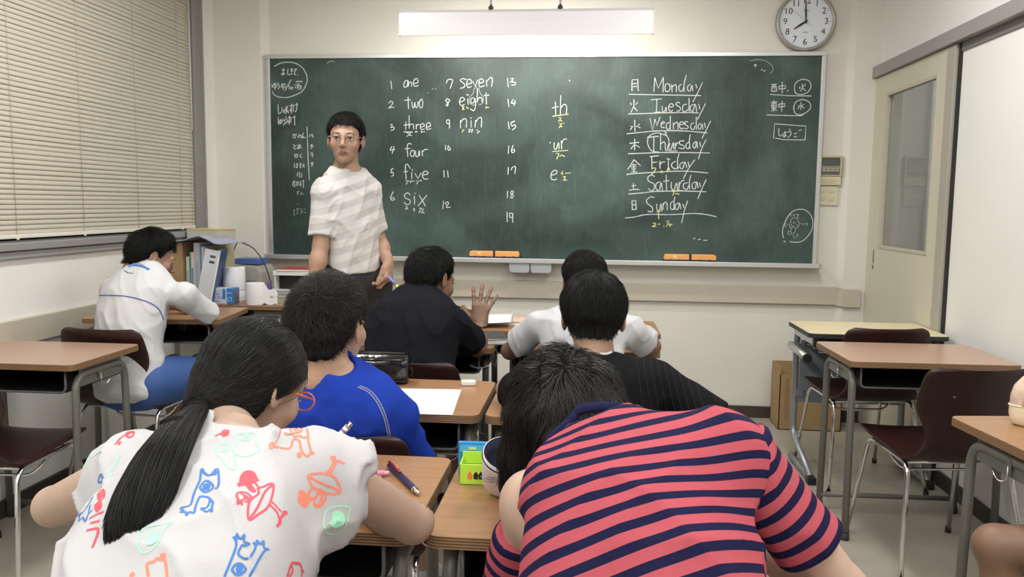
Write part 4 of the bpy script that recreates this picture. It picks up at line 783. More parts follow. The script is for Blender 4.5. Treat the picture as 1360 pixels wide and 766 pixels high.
# tissue box with blue ends
t = thing('tissue_pack', (-1.985, 4.262, DZ_), -.03, 'white and blue printed tissue pack in front of the upright books', 'box')
MB().box((-.135, -.035, 0), (.075, .045, .088)).obj('pack', mat('pack_white', (.62, .66, .74), .3), t, bevel=.006)
Mcy = mat('pack_blue', (.03, .22, .62), .35)
MB().box((.040, -.0362, .002), (.075, .046, .0885)).obj('blue_end', Mcy, t, bevel=.003); MB().box((-.136, -.0362, .068), (-.085, .046, .0888)).obj('blue_corner', Mcy, t, bevel=.003); MB().box((.018, -.0362, .030), (.034, -.035, .086)).obj('blue_stripe', Mcy, t)
o = link('lettering', text_mesh('ペーパータオル', .020), Mcy, t, (-.045, -.0362, .036)); o.rotation_euler = (math.pi/2, 0, 0); o.scale = (1, 1, 1)
for zz in (.056, .016): MB().box((-.11, -.0361, zz), (.0, -.0352, zz+.003)).obj('print_line', Mcy, t)
o = link('lettering', text_mesh('eco', .018), M_white, t, (.057, -.0368, .066)); o.rotation_euler = (math.pi/2, 0, 0)
MB().tube([(.057+.011*math.cos(a), -.0368, .030+.011*math.sin(a)) for a in np.linspace(0, 6.283, 17)[:-1]], .0012, 5, closed=True).obj('round_mark', M_white, t)
# rolls
def roll(loc, r, h, label):
    t = thing('paper_roll', loc, 0, label, 'paper roll', 'white paper rolls on the corner desks')
    MB().lathe([(.018, 0), (r*.98, 0), (r, .004), (r, h-.004), (r*.98, h), (.019, h), (.018, h-.004)], 36).obj('paper', mat('roll_paper', (.80, .80, .82), .85, bump=.1, bscale=60), t); MB().lathe([(.018, 0), (.018, h-.003)], 20).obj('core', M_card, t); return t
t = roll((-1.985, 4.41, DZ_+.062), .062, .128, 'larger white paper roll standing behind the tissue pack')
roll((-1.985, 4.41, DZ_), .060, .060, 'squashed white paper roll underneath the larger roll')
t = roll((-1.80, 4.262, DZ_), .050, .118, 'white paper roll at the front edge beside a crumpled sheet')
V = []
for i in range(9):
    for j in range(7):
        a = i/8; b = j/6; V.append((.045+.085*a, -.02+.05*b, max(.002, .115*(1-a*.35)*(1 if j else .0)+.012*math.sin(a*9+b*4)-b*.03)))
o = link('loose_sheet', raw_mesh('loose_sheet', V, [(i*7+j, (i+1)*7+j, (i+1)*7+j+1, i*7+j+1) for i in range(8) for j in range(6)]), MATS['roll_paper'], t); so = o.modifiers.new('s', 'SOLIDIFY'); so.thickness = .001
# grey desktop device with blue folder and a black cable
t = thing('desktop_printer', (-1.985, 4.64, DZ_), 0, 'grey-beige desktop printer behind the paper rolls with a cable', 'printer')
MB().prism([(-.075, 0), (.105, 0), (.11, .02), (.105, .15), (.08, .185), (-.06, .190), (-.075, .17)], -.1, .12, Matrix(((1, 0, 0, 0), (0, 0, 1, 0), (0, 1, 0, 0), (0, 0, 0, 1)))).obj('housing', mat('printer_grey', (.34, .335, .31), .5), t, bevel=.01, seg=3)
MB().box((.01, -.108, .06), (.075, -.099, .11)).obj('vent_panel', mat('printer_grey2', (.24, .24, .23), .5), t, bevel=.003)
MB().box((-.07, -.06, .192), (.075, .08, .225)).obj('ink_box', mat('box_blue', (.07, .13, .40), .4), t, bevel=.003)
cbl = MB().tube(fillet([(-2.07, 4.60, .96), (-2.02, 4.54, 1.03), (-1.90, 4.48, 1.00), (-1.84, 4.47, .93), (-1.80, 4.47, .83), (-1.79, 4.48, .72)], .06, 6), .0032, 8).obj('power_cable', M_black); tag(cbl, 'thin black cable arching over the grey printer', 'cable')
mk = MB().lathe([(0, 0), (.013, .0), (.014, .03), (.011, .045), (.012, .11), (.009, .118), (0, .118)], 16).obj('glue_marker', mat('marker_violet', (.18, .13, .34), .35), None, (-1.775, 4.40, DZ_)); tag(mk, 'small violet marker standing between the printer and the red-topped box', 'marker')
# red-topped white box and stacked paperbacks
bp = thing('paperback_stack', (-1.60, 4.36, DZ_), .04, 'cream paperback block at the bottom of the right-hand pile', 'book')
MB().box((-.115, -.11, 0), (.12, .12, .052)).obj('pages', mat('page_cream', (.46, .44, .31), .7, var=.15, vscale=60), bp, bevel=.002)
for zz in (.012, .026, .040): MB().box((-.112+.02*zz, -.1108, zz), (.03, -.110, zz+.0018)).obj('edge_writing', mat('edge_ink', (.10, .10, .08), .6), bp)
t = thing('grey_folder', (-1.60, 4.38, DZ_+.053), -.05, 'grey plastic folder between the paperback block and the white box', 'folder'); MB().box((-.105, -.12, 0), (.14, .12, .014)).obj('cover', mat('folder_grey', (.30, .31, .33), .35), t, bevel=.003)
t = thing('open_white_box', (-1.615, 4.44, DZ_+.068), 0, 'white box with a dark open side on the grey folder', 'box')
m = MB(); m.box((-.12, -.09, .085), (.14, .1, .110)); m.box((.115, -.085, 0), (.13, .1, .085)); m.box((-.115, -.085, 0), (-.108, .1, .085)); m.box((-.115, -.085, 0), (.13, .1, .004)); m.obj('box_shell', M_white, t, bevel=.002)
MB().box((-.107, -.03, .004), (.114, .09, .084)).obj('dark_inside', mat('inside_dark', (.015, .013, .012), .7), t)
t = thing('red_book', (-1.60, 4.43, DZ_+.179), .03, 'thin red book on top of the white open box', 'book'); MB().box((-.115, -.085, 0), (.12, .09, .008)).obj('pages', M_paper, t); MB().box((-.116, -.086, .008), (.121, .091, .0105)).obj('cover', mat('red_cover', (.50, .06, .035), .4, var=.4, vscale=20), t)
t = thing('clear_case', (-1.475, 4.42, DZ_+.179), 0, 'clear grey disc case right of the thin red book', 'case'); MB().box((.022, -.09, 0), (.10, .08, .011)).obj('case', mat('clear_case', (.42, .44, .42), .15), t, bevel=.002)
# blue school bag under the left boy's desk
t = thing('school_bag', (-1.75, 3.60, .30), .10, 'blue cloth bag hanging at the side of the left boy\'s desk', 'bag')
MB().prism(rrect(.10, .22, .03, cx=0, cy=.0), 0, .26).obj('bag_body', mat('bag_blue', (.035, .085, .30), .8, bump=.4, bscale=30), t, bevel=.012, seg=3); MB().tube(fillet([(0, -.06, .25), (0, -.05, .31), (0, .05, .31), (0, .06, .25)], .03), .006, 8).obj('handle', MATS['bag_blue'], t)
# ================================================================== BODIES: smooth distance fields polygonised into one continuous skin
f4 = np.float32
def npv(v): return np.array(v, dtype=f4)
def unit(v): v = npv(v); return v/np.linalg.norm(v)
def smin(a, b, k):
    if k <= 0: return np.minimum(a, b)
    h = np.maximum(k-np.abs(a-b), 0)/k; return np.minimum(a, b)-h*h*k*.25
def smax(a, b, k): return -smin(-a, -b, k)
def rc(a, b, r1, r2, flat=None):
    a, b = npv(a), npv(b); ba = b-a; L2 = float(ba@ba)+1e-12
    def f(P):
        v = P-a; t = np.clip(v@ba/L2, 0, 1); v = v-t[:, None]*ba
        if flat is not None:
            n, q = flat; n_ = npv(n); v = v+np.outer(v@n_, n_)*(1/q-1)
        return np.sqrt((v*v).sum(1))-(r1+(r2-r1)*t)
    return f
def el(c, rad, R=None):
    c, rad = npv(c), npv(rad)
    def f(P):
        q = P-c
        if R is not None: q = q@R
        q = q/rad; k0 = np.sqrt((q*q).sum(1)); k1 = np.sqrt(((q/rad)**2).sum(1))+1e-9; return k0*(k0-1)/k1
    return f
def frame_from(right, up):
    up = unit(up); right = npv(right); right = right-up*(right@up); right = right/np.linalg.norm(right); fwd = np.cross(up, right)
    return np.stack([right, fwd, up], 1).astype(f4)
def head_frame(fwd, up):
    fwd = unit(fwd); up = npv(up); up = unit(up-fwd*(up@fwd)); return np.stack([np.cross(fwd, up), fwd, up], 1).astype(f4)
def smooth_table(T, n=120):
    T = np.array(T, float); t = np.linspace(T[0, 0], T[-1, 0], n); out = [t]
    for c in range(1, T.shape[1]):
        y = np.interp(t, T[:, 0], T[:, c]); k = max(2, n//14); ker = np.hanning(2*k+1); ker /= ker.sum(); yp = np.pad(y, k, mode='edge'); out.append(np.convolve(yp, ker, 'valid'))
    return np.array(out)
def loft(o, R, T, p=2.4):
    """T rows: t (metres along up), cx, cy, half-left, half-right, half-back, half-front"""
    o = npv(o); S = smooth_table(T)
    def f(P):
        q = (P-o)@R; t = q[:, 2]; tc = np.clip(t, S[0, 0], S[0, -1])
        cx, cy, wl, wr, db, df = (np.interp(tc, S[0], S[i]).astype(f4) for i in range(1, 7))
        x = q[:, 0]-cx; y = q[:, 1]-cy; ax = np.abs(x); ay = np.abs(y)
        w = np.where(x < 0, wl, wr); d = np.where(y < 0, db, df); w = np.maximum(w, .004); d = np.maximum(d, .004)
        g = ((ax/w)**p+(ay/d)**p)**(1/p)+1e-6; rr = np.sqrt(x*x+y*y); dd = np.where(rr > 1e-4, rr*(1-1/g), -np.minimum(w, d))
        dd = np.maximum(dd, -np.minimum(w, d))
        e = np.maximum(np.abs(t-tc), 0); return np.where(e > 0, np.sqrt(np.maximum(dd, 0)**2+e*e), dd).astype(f4)
    return f
def hash3(ix, iy, iz):
    n = (ix*374761393+iy*668265263+iz*1274126177).astype(np.int64) & 0x7fffffff; n = (n ^ (n >> 13))*1274126177 & 0x7fffffff; return ((n ^ (n >> 16)) & 0xffff)/65535.
def vnoise(P, seed=0):
    P = P+seed*17.13; I = np.floor(P).astype(np.int64); F = P-I; F = F*F*(3-2*F); out = 0
    for dx in (0, 1):
        for dy in (0, 1):
            for dz in (0, 1):
                w = (F[:, 0] if dx else 1-F[:, 0])*(F[:, 1] if dy else 1-F[:, 1])*(F[:, 2] if dz else 1-F[:, 2]); out = out+w*hash3(I[:, 0]+dx, I[:, 1]+dy, I[:, 2]+dz)
    return (out*2-1).astype(f4)
def ridge(P, seed): n = vnoise(P, seed); return (1-np.abs(n))**3

class Field:
    def __init__(s): s.ops = []
    def add(s, f, k=.02): s.ops.append(('u', f, k)); return s
    def cut(s, f, k=.01): s.ops.append(('s', f, k)); return s
    def clip(s, p, n, k=0): p, n = npv(p), unit(n); s.ops.append(('m', lambda P: (P-p)@n, k)); return s
    def disp(s, f): s.ops.append(('d', f, 0)); return s
    def __call__(s, P):
        P = P.astype(f4); d = None
        for op, f, k in s.ops:
            v = f(P)
            if op == 'u': d = v if d is None else smin(d, v, k)
            elif op == 's': d = smax(d, -v, k)
            elif op == 'm': d = smax(d, v, k)
            else: d = d-v
        return d
def chunked(f, P, n=400000):
    return np.concatenate([f(P[i:i+n]) for i in range(0, len(P), n)]) if len(P) else np.zeros(0, f4)
def grad(f, P, e=.0012):
    G = np.empty_like(P)
    for a in range(3):
        q = P.copy(); q[:, a] += e; r = P.copy(); r[:, a] -= e; G[:, a] = chunked(f, q)-chunked(f, r)
    return G/(2*e)
def polygonise(f, lo, hi, h, newton=1, B=8, margin=1.6):
    lo = npv(lo); hi = npv(hi); n = np.ceil((hi-lo)/h/B).astype(int)*B; nb = n//B
    c = np.stack(np.meshgrid(*[np.arange(m) for m in nb], indexing='ij'), -1).reshape(-1, 3)
    cc = lo+(c*B+B/2)*h; dc = chunked(f, cc.astype(f4)); act = np.abs(dc) < B*h*.87*margin
    D = np.repeat(np.repeat(np.repeat(np.where(dc < 0, -1, 1).astype(f4).reshape(nb), B, 0), B, 1), B, 2)
    g = np.stack(np.meshgrid(*[np.arange(B)]*3, indexing='ij'), -1).reshape(-1, 3); I = (c[act][:, None, :]*B+g[None]).reshape(-1, 3)
    D[I[:, 0], I[:, 1], I[:, 2]] = chunked(f, (lo+I*h).astype(f4))
    S = D < 0
    cs = np.zeros(tuple(n-1), np.int8)
    for dx in (0, 1):
        for dy in (0, 1):
            for dz in (0, 1): cs += S[dx:n[0]-1+dx, dy:n[1]-1+dy, dz:n[2]-1+dz]
    A = np.argwhere((cs > 0) & (cs < 8)); idx = np.full(tuple(n-1), -1, np.int32); idx[A[:, 0], A[:, 1], A[:, 2]] = np.arange(len(A))
    acc = np.zeros((len(A), 3)); cnt = np.zeros(len(A))
    corners = [(x, y, z) for x in (0, 1) for y in (0, 1) for z in (0, 1)]
    dv = {cn: D[A[:, 0]+cn[0], A[:, 1]+cn[1], A[:, 2]+cn[2]] for cn in corners}
    for cn in corners:
        for ax in range(3):
            if cn[ax] == 0:
                c2 = list(cn); c2[ax] = 1; c2 = tuple(c2); a, b = dv[cn], dv[c2]; m = (a < 0) != (b < 0); t = a[m]/(a[m]-b[m])
                q = np.tile(np.array(cn, float), (m.sum(), 1)); q[:, ax] += t; acc[m] += q; cnt[m] += 1
    V = (lo+(A+acc/cnt[:, None])*h).astype(f4); F = []
    for ax in range(3):
        a, b = [x for x in range(3) if x != ax]
        s0 = [slice(None)]*3; s1 = [slice(None)]*3; s0[ax] = slice(0, -1); s1[ax] = slice(1, None)
        s0, s1 = S[tuple(s0)], S[tuple(s1)]; E = np.argwhere(s0 != s1); ok = (E[:, a] > 0) & (E[:, b] > 0) & (E[:, a] < n[a]-1) & (E[:, b] < n[b]-1); E = E[ok]; inside = s0[E[:, 0], E[:, 1], E[:, 2]]
        def ci(da, db): q = E.copy(); q[:, a] -= da; q[:, b] -= db; return idx[q[:, 0], q[:, 1], q[:, 2]]
        Q = np.stack([ci(1, 1), ci(0, 1), ci(0, 0), ci(1, 0)], 1)
        flip = inside if ax != 1 else ~inside; Q[~flip] = Q[~flip][:, ::-1]; F.append(Q)
    F = np.concatenate(F); F = F[(F >= 0).all(1)]
    for _ in range(newton):
        d = chunked(f, V); G = grad(f, V); g2 = (G*G).sum(1)+1e-6; st = (d/g2)[:, None]*G; ln = np.linalg.norm(st, axis=1, keepdims=True); V = V-st*np.minimum(1, h*.7/(ln+1e-9))
    return V.astype(f4), F
def poly_regions(f, regions, newton=1):
    """regions: (lo, hi, h, clip-list) -> joined vertex/face arrays"""
    Vs, Fs, k = [], [], 0
    for lo, hi, h, clips in regions:
        def g(P, clips=clips):
            d = f(P)
            for p, n in clips: d = np.maximum(d, (P-npv(p))@unit(n))
            return d
        V, F = polygonise(g, lo, hi, h, newton); Vs.append(V); Fs.append(F+k); k += len(V)
    return np.concatenate(Vs), np.concatenate(Fs)
def field_obj(name, V, F, m, parent=None, attrs=None):
    me = raw_mesh(name, V, F.astype(np.int32), True)
    for an, vals in (attrs or {}).items():
        a = me.attributes.new(an, 'FLOAT', 'POINT'); a.data.foreach_set('value', vals.astype(f4))
    o = link(name, me, m); 
    if parent is not None: o.parent = parent; o.matrix_parent_inverse = Matrix.Translation(-Vector(parent.location))
    return o

# ------------------------------------------------------------------ head
def head_local(detail=True):
    H = Field()
    H.add(el((0, -.012, .030), (.073, .092, .084)), 0)
    H.add(el((0, .024, -.034), (.057, .064, .070)), .035)
    H.add(el((0, .044, -.076), (.034, .040, .030)), .03)
    H.add(el((0, .070, -.097), (.018, .016, .014)), .02)
    H.add(rc((0, -.038, -.03), (0, -.055, -.12), .049, .048), .03)
    H.add(rc((-.034, .078, .020), (.034, .078, .020), .012, .012), .018)
    for s in (-1, 1):
        H.add(el((s*.040, .060, -.026), (.022, .022, .024)), .02)
        if detail: H.cut(el((s*.032, .101, .003), (.017, .013, .010)), .012)
    H.add(rc((0, .091, .010), (0, .110, -.028), .007, .0105), .012)
    for s in (-1, 1):
        H.add(el((s*.0115, .100, -.033), (.0075, .010, .0065)), .006)
        H.add(rc((s*.018, .0855, .0075), (s*.032, .0905, .0115), .0034, .0042), .004).add(rc((s*.032, .0905, .0100), (s*.046, .083, .006), .004, .003), .004)
        H.add(rc((s*.019, .0850, -.003), (s*.032, .0885, -.0065), .0022, .0022), .004).add(rc((s*.032, .0885, -.0065), (s*.045, .082, -.002), .0022, .002), .004)
    H.add(rc((-.020, .085, -.0635), (0, .0945, -.0600), .0035, .0048), .006).add(rc((.020, .085, -.0635), (0, .0945, -.0600), .0035, .0048), .006)
    H.add(rc((-.018, .0845, -.0685), (.018, .0845, -.0685), .0045, .0045), .006).add(el((0, .092, -.0695), (.011, .006, .005)), .006)
    H.cut(rc((-.020, .0935, -.0648), (.020, .0935, -.0648), .0018, .0018), .004)
    for s in (-1, 1):
        a = math.radians(22)*s; Re = np.array(((math.cos(a), -math.sin(a), 0), (math.sin(a), math.cos(a), 0), (0, 0, 1)), dtype=f4)
        H.add(el((s*.079, -.010, -.006), (.0065, .019, .031), Re), .008)
        H.cut(el((s*.086, -.009, -.003), (.0055, .011, .019), Re), .004)
        H.add(el((s*.075, .004, -.014), (.005, .005, .008)), .004)
    return H
HEAD = head_local()
def lip_mask(q):
    d = np.minimum(rc((-.014, .090, -.0645), (.014, .090, -.0645), .0085, .0085)(q), el((0, .095, -.065), (.017, .012, .0090))(q)); return np.clip(1-(d+.002)/.003, 0, 1)
class Head:
    def __init__(s, c, fwd, up, sc): s.c, s.R, s.s = npv(c), head_frame(fwd, up), sc
    def loc(s, P): return ((P-s.c)@s.R/s.s).astype(f4)
    def w(s, q): return s.c+(s.R@(npv(q)*s.s))
    def field(s): return lambda P: HEAD(s.loc(P))*s.s
    def wrap(s, f): return lambda P: f(s.loc(P))*s.s

# ------------------------------------------------------------------ hands: palm, four jointed fingers, thumb
def hand_field(F, wrist, y, z, sc, side, curl=(25, 30, 20), spread=6, thumb=(45, 25), k=.006, flare=None):
    """wrist point, y = direction of fingers, z = back-of-hand normal, side +1 right hand / -1 left"""
    y = unit(y); z = npv(z); z = unit(z-y*(z@y)); x = np.cross(y, z)*side     # x points to the thumb side for palm-down right hand... mirrored for left
    x = -x
    w_ = npv(wrist)
    def W(a, b, c): return w_+(x*a+y*b+z*c)*sc
    F.add(rc(W(0, -.02, 0), W(0, .012, 0), .024*sc, .024*sc, (z, .72)), .02)
    F.add(rc(W(.018, .02, 0), W(.028, .075, .002), .018*sc, .014*sc, (z, .8)), .015)
    F.add(rc(W(-.012, .02, 0), W(-.022, .072, 0), .018*sc, .013*sc, (z, .8)), .015)
    F.add(rc(W(.002, .02, 0), W(.003, .076, .003), .019*sc, .014*sc, (z, .8)), .015)
    F.add(el(W(.028, .030, -.008), (.014*sc,)*3), .012)
    base = [(.030, .082), (.010, .088), (-.010, .084), (-.028, .074)]; lens = [(.040, .024, .019), (.044, .028, .020), (.041, .026, .019), (.032, .019, .017)]
    for i, ((bx_, by_), Ls) in enumerate(zip(base, lens)):
        sp = math.radians((1.5-i)*spread if flare is None else flare[i]); d = y*math.cos(sp)+x*math.sin(sp); p = W(bx_, by_-.010, .002); ang = 0; r = (.0088, .0088, .0085, .0075)[i]*sc
        for j, l in enumerate(Ls):
            ang += math.radians(curl[j] if not isinstance(curl[0], tuple) else curl[i][j]); dd = d*math.cos(ang)-z*math.sin(ang); l2 = l+(.010 if j == 0 else 0); q = p+dd*l2*sc; F.add(rc(p, q, r, r*.92), k if j else .008); p = q; r *= .93
    a, b = map(math.radians, thumb)
    d1 = unit(y*math.cos(a)+x*math.sin(a)-z*.35); d2 = unit(y*math.cos(a-b)+x*math.sin(a-b)-z*.45); p0 = W(.022, .018, -.006); p1 = p0+d1*.038*sc; p2 = p1+d2*.032*sc; p3 = p2+unit(d2+y*.3)*.024*sc
    F.add(rc(p0, p1, .014*sc, .0115*sc), .012).add(rc(p1, p2, .0110*sc, .0100*sc), .005).add(rc(p2, p3, .0100*sc, .0082*sc), .004)
    return x, y, z

# ------------------------------------------------------------------ hair strands
def tubes_mesh(paths, rad, sides=3):
    """paths (S, n, 3); rad (n,) or (S,n)"""
    S_, n, _ = paths.shape; T = np.gradient(paths, axis=1); T /= np.linalg.norm(T, axis=2, keepdims=True)+1e-9
    ref = RNG.normal(size=(S_, 1, 3)); U = np.cross(T, np.broadcast_to(ref, T.shape)); U /= np.linalg.norm(U, axis=2, keepdims=True)+1e-9; Wv = np.cross(T, U)
    r = np.broadcast_to(rad, (S_, n))[:, :, None]; rings = [paths+(U*math.cos(a)+Wv*math.sin(a))*r for a in [2*math.pi*k/sides for k in range(sides)]]
    V = np.stack(rings, 2).reshape(-1, 3); b = (np.arange(S_)[:, None, None]*n+np.arange(n-1)[None, :, None])*sides; k = np.arange(sides)[None, None, :]; k2 = (k+1) % sides
    F = np.stack([b+k, b+k2, b+sides+k2, b+sides+k], -1).reshape(-1, 4); return V, F
def grow(f, roots, flow, length, n=7, lift=(.0, .006), stiff=0, gravity=None, jitter=.0, rad=.0007, collide=None, clump=0.0):
    """roots on the surface of f; flow(P) gives directions; follow the surface"""
    P = roots.astype(f4); paths = [P]; ds = (length/(n-1))[:, None] if hasattr(length, '__len__') else length/(n-1); prev = None
    ph = RNG.normal(size=P.shape)*jitter; lf = (RNG.uniform(lift[0], lift[1], len(P))+clump*vnoise(P*38, 9)).astype(f4)
    for i in range(1, n):
        d = flow(P)+ph
        if prev is not None: d = d*(1-stiff)+prev*stiff
        if gravity is not None: d = d+npv(gravity)
        G = grad(f, P, .003); G /= np.linalg.norm(G, axis=1, keepdims=True)+1e-9
        if gravity is None: d = d-G*(d*G).sum(1, keepdims=True)
        else: dn = (d*G).sum(1, keepdims=True); d = d-G*np.minimum(dn, 0)
        d /= np.linalg.norm(d, axis=1, keepdims=True)+1e-9; Q = P+d*ds
        dist = f(Q.astype(f4)); tgt = lf*(i/(n-1))
        if gravity is None: push = (tgt-dist)
        else: push = np.maximum(tgt*.8+.001-dist, 0)
        Q = Q+G*np.clip(push, -.004, .03)[:, None]; prev = d; P = Q.astype(f4); paths.append(P)
    return np.stack(paths, 1)
def strands_obj(name, paths, m, parent, rad=.0008, taper=.35):
    n = paths.shape[1]; r = rad*np.linspace(1, taper, n); V, F = tubes_mesh(paths.astype(f4), r); o = field_obj(name, V, F, m, parent); o['kind'] = 'stuff'; return o

# ------------------------------------------------------------------ skin, hair, cloth materials
def skin(name, col, lip=(.26, .115, .09)):
    m = mat(name, col, .48, spec=.4); b = m.node_tree.nodes['Principled BSDF']
    b.inputs['Subsurface Weight'].default_value = .12; b.inputs['Subsurface Radius'].default_value = (.01, .004, .002); b.inputs['Subsurface Scale'].default_value = .6
    a = N(m, 'ShaderNodeAttribute'); a.attribute_name = 'lip'; n = N(m, 'ShaderNodeTexNoise', Scale=14, Detail=5); tc = N(m, 'ShaderNodeTexCoord'); mp = N(m, 'ShaderNodeMapRange'); mp.inputs[3].default_value = .88; mp.inputs[4].default_value = 1.10
    v = N(m, 'ShaderNodeVectorMath', operation='SCALE'); v.inputs[0].default_value = col; mx = N(m, 'ShaderNodeMix'); mx.data_type = 'RGBA'; mx.inputs['B'].default_value = (*lip, 1)
    L(m, tc.outputs['Object'], n.inputs['Vector']); L(m, n.outputs['Fac'], mp.inputs[0]); L(m, mp.outputs[0], v.inputs['Scale']); L(m, v.outputs[0], mx.inputs['A']); L(m, a.outputs['Fac'], mx.inputs['Factor']); L(m, mx.outputs['Result'], b.inputs['Base Color'])
    n2 = N(m, 'ShaderNodeTexNoise', Scale=350, Detail=2); bp = N(m, 'ShaderNodeBump', Strength=.12); bp.inputs['Distance'].default_value = .001; L(m, tc.outputs['Object'], n2.inputs['Vector']); L(m, n2.outputs['Fac'], bp.inputs['Height']); L(m, bp.outputs[0], b.inputs['Normal'])
    return m
SK_teacher = skin('skin_tan', (.40, .245, .17)); SK_kid = skin('skin_light', (.44, .28, .20)); SK_brown = skin('skin_brown', (.225, .130, .085)); SK_mid = skin('skin_mid', (.34, .205, .14)); SK_pale = skin('skin_pale', (.47, .325, .25))
M_hair = mat('black_hair', (.0050, .0048, .0052), .40, spec=.30); M_hairb = mat('brown_black_hair', (.0080, .0068, .0060), .40, spec=.5); M_scalp = mat('hair_base', (.0045, .0042, .0042), .8, spec=.1)
M_eyew = mat('eye_white', (.75, .73, .70), .2); M_iris = mat('dark_iris', (.02, .012, .008), .15)
def cloth(name, col, stripes=None, rough=.85, weave=.25):
    m = mat(name, col, rough, spec=.12); b = m.node_tree.nodes['Principled BSDF']; tc = N(m, 'ShaderNodeTexCoord')
    if stripes:
        c2, lo, hi = stripes; a = N(m, 'ShaderNodeAttribute'); a.attribute_name = 'stripe'; fr = N(m, 'ShaderNodeMath', operation='FRACT'); r = ramp(m, [(0, col), (lo, c2), (hi, col)], 'CONSTANT')
        L(m, a.outputs['Fac'], fr.inputs[0]); L(m, fr.outputs[0], r.inputs[0]); L(m, r.outputs[0], b.inputs['Base Color'])
    n = N(m, 'ShaderNodeTexNoise', Scale=420, Detail=2); n3 = N(m, 'ShaderNodeTexNoise', Scale=16, Detail=4); s = N(m, 'ShaderNodeMath', operation='ADD'); s2 = N(m, 'ShaderNodeMath', operation='MULTIPLY'); s2.inputs[1].default_value = 4
    bp = N(m, 'ShaderNodeBump', Strength=weave); bp.inputs['Distance'].default_value = .0012
    L(m, tc.outputs['Object'], n.inputs['Vector']); L(m, tc.outputs['Object'], n3.inputs['Vector']); L(m, n3.outputs['Fac'], s2.inputs[0]); L(m, n.outputs['Fac'], s.inputs[0]); L(m, s2.outputs[0], s.inputs[1]); L(m, s.outputs[0], bp.inputs['Height']); L(m, bp.outputs[0], b.inputs['Normal'])
    return m

# ------------------------------------------------------------------ a person
TORSO = [(-.10, 0, .02, .02, .02, .02, .02), (-.07, 0, .01, .125, .125, .085, .085), (.02, 0, 0, .150, .150, .105, .10), (.14, 0, 0, .132, .132, .092, .095), (.26, 0, 0, .130, .130, .088, .090), (.38, 0, 0, .148, .148, .095, .095), (.45, 0, 0, .150, .150, .090, .082), (.50, 0, 0, .115, .115, .065, .06), (.535, 0, 0, .06, .06, .045, .045), (.56, 0, 0, .01, .01, .01, .01)]
def scale_torso(L_, w=1, d=1, ease=0, hunch=0, front=0):
    out = []
    for t, cx, cy, wl, wr, db, df in TORSO:
        u = t/.52; e = ease if .0 < wl-.03 else 0; out.append((u*L_, cx, cy-hunch*math.sin(math.pi*min(1, max(0, u))), wl*w+e, wr*w+e, db*d+e, df*d+e+front))
    return out
HL_BOY = ([-.12, -.08, -.045, -.015, .005, .022, .040, .060, .10], [-.075, -.070, -.048, .000, .010, .000, .045, .062, .066])
HL_LONG = ([-.12, -.08, -.03, .0, .03, .045, .06, .10], [-.09, -.09, -.08, -.06, -.03, .03, .058, .062])
def skull_q(q): return smin(smin(el((0, -.012, .030), (.073, .092, .084))(q), el((0, .024, -.034), (.059, .064, .070))(q), .035), rc((0, -.035, -.03), (0, -.055, -.12), .052, .050)(q), .03)
def thick_q(q, t, hl): return t*np.clip((q[:, 2]-np.interp(q[:, 1], hl[0], hl[1]))/.055, .22, 1).astype(f4)
def hair_cap(hd, t=.012, hl=HL_BOY, extra=None, bump=0.0):
    def base(q):
        d = skull_q(q)-thick_q(q, t, hl)
        if extra is not None: d = smin(d, extra(q), .02)
        line = np.interp(q[:, 1], hl[0], hl[1]).astype(f4)
        ear = el((0, -.008, -.010), (.2, .024, .034))(q)
        d = smax(d, line-q[:, 2], .010)
        if bump: d = d-bump*ridge(q*npv((60, 60, 22)), 3)
        return d
    return base
def whorl_flow(hd, W, swirl=.35, down=0.0, fwd=0.0):
    Wl = npv(W)
    def fl(P):
        q = hd.loc(P); v = q-Wl; n = np.linalg.norm(v, axis=1, keepdims=True)+1e-6; v = v/n; up = np.array([0, 0, 1], f4); sw = np.cross(np.broadcast_to(unit(Wl), v.shape), v)
        v = v+sw*swirl*np.exp(-(n/.05)**2)+npv((0, fwd, -down)); v /= np.linalg.norm(v, axis=1, keepdims=True); return (v@hd.R.T).astype(f4)
    return fl
def sample(V, n, mask=None):
    if mask is not None: V = V[mask]
    return V[RNG.integers(0, len(V), n)]+RNG.normal(size=(n, 3))*.0012

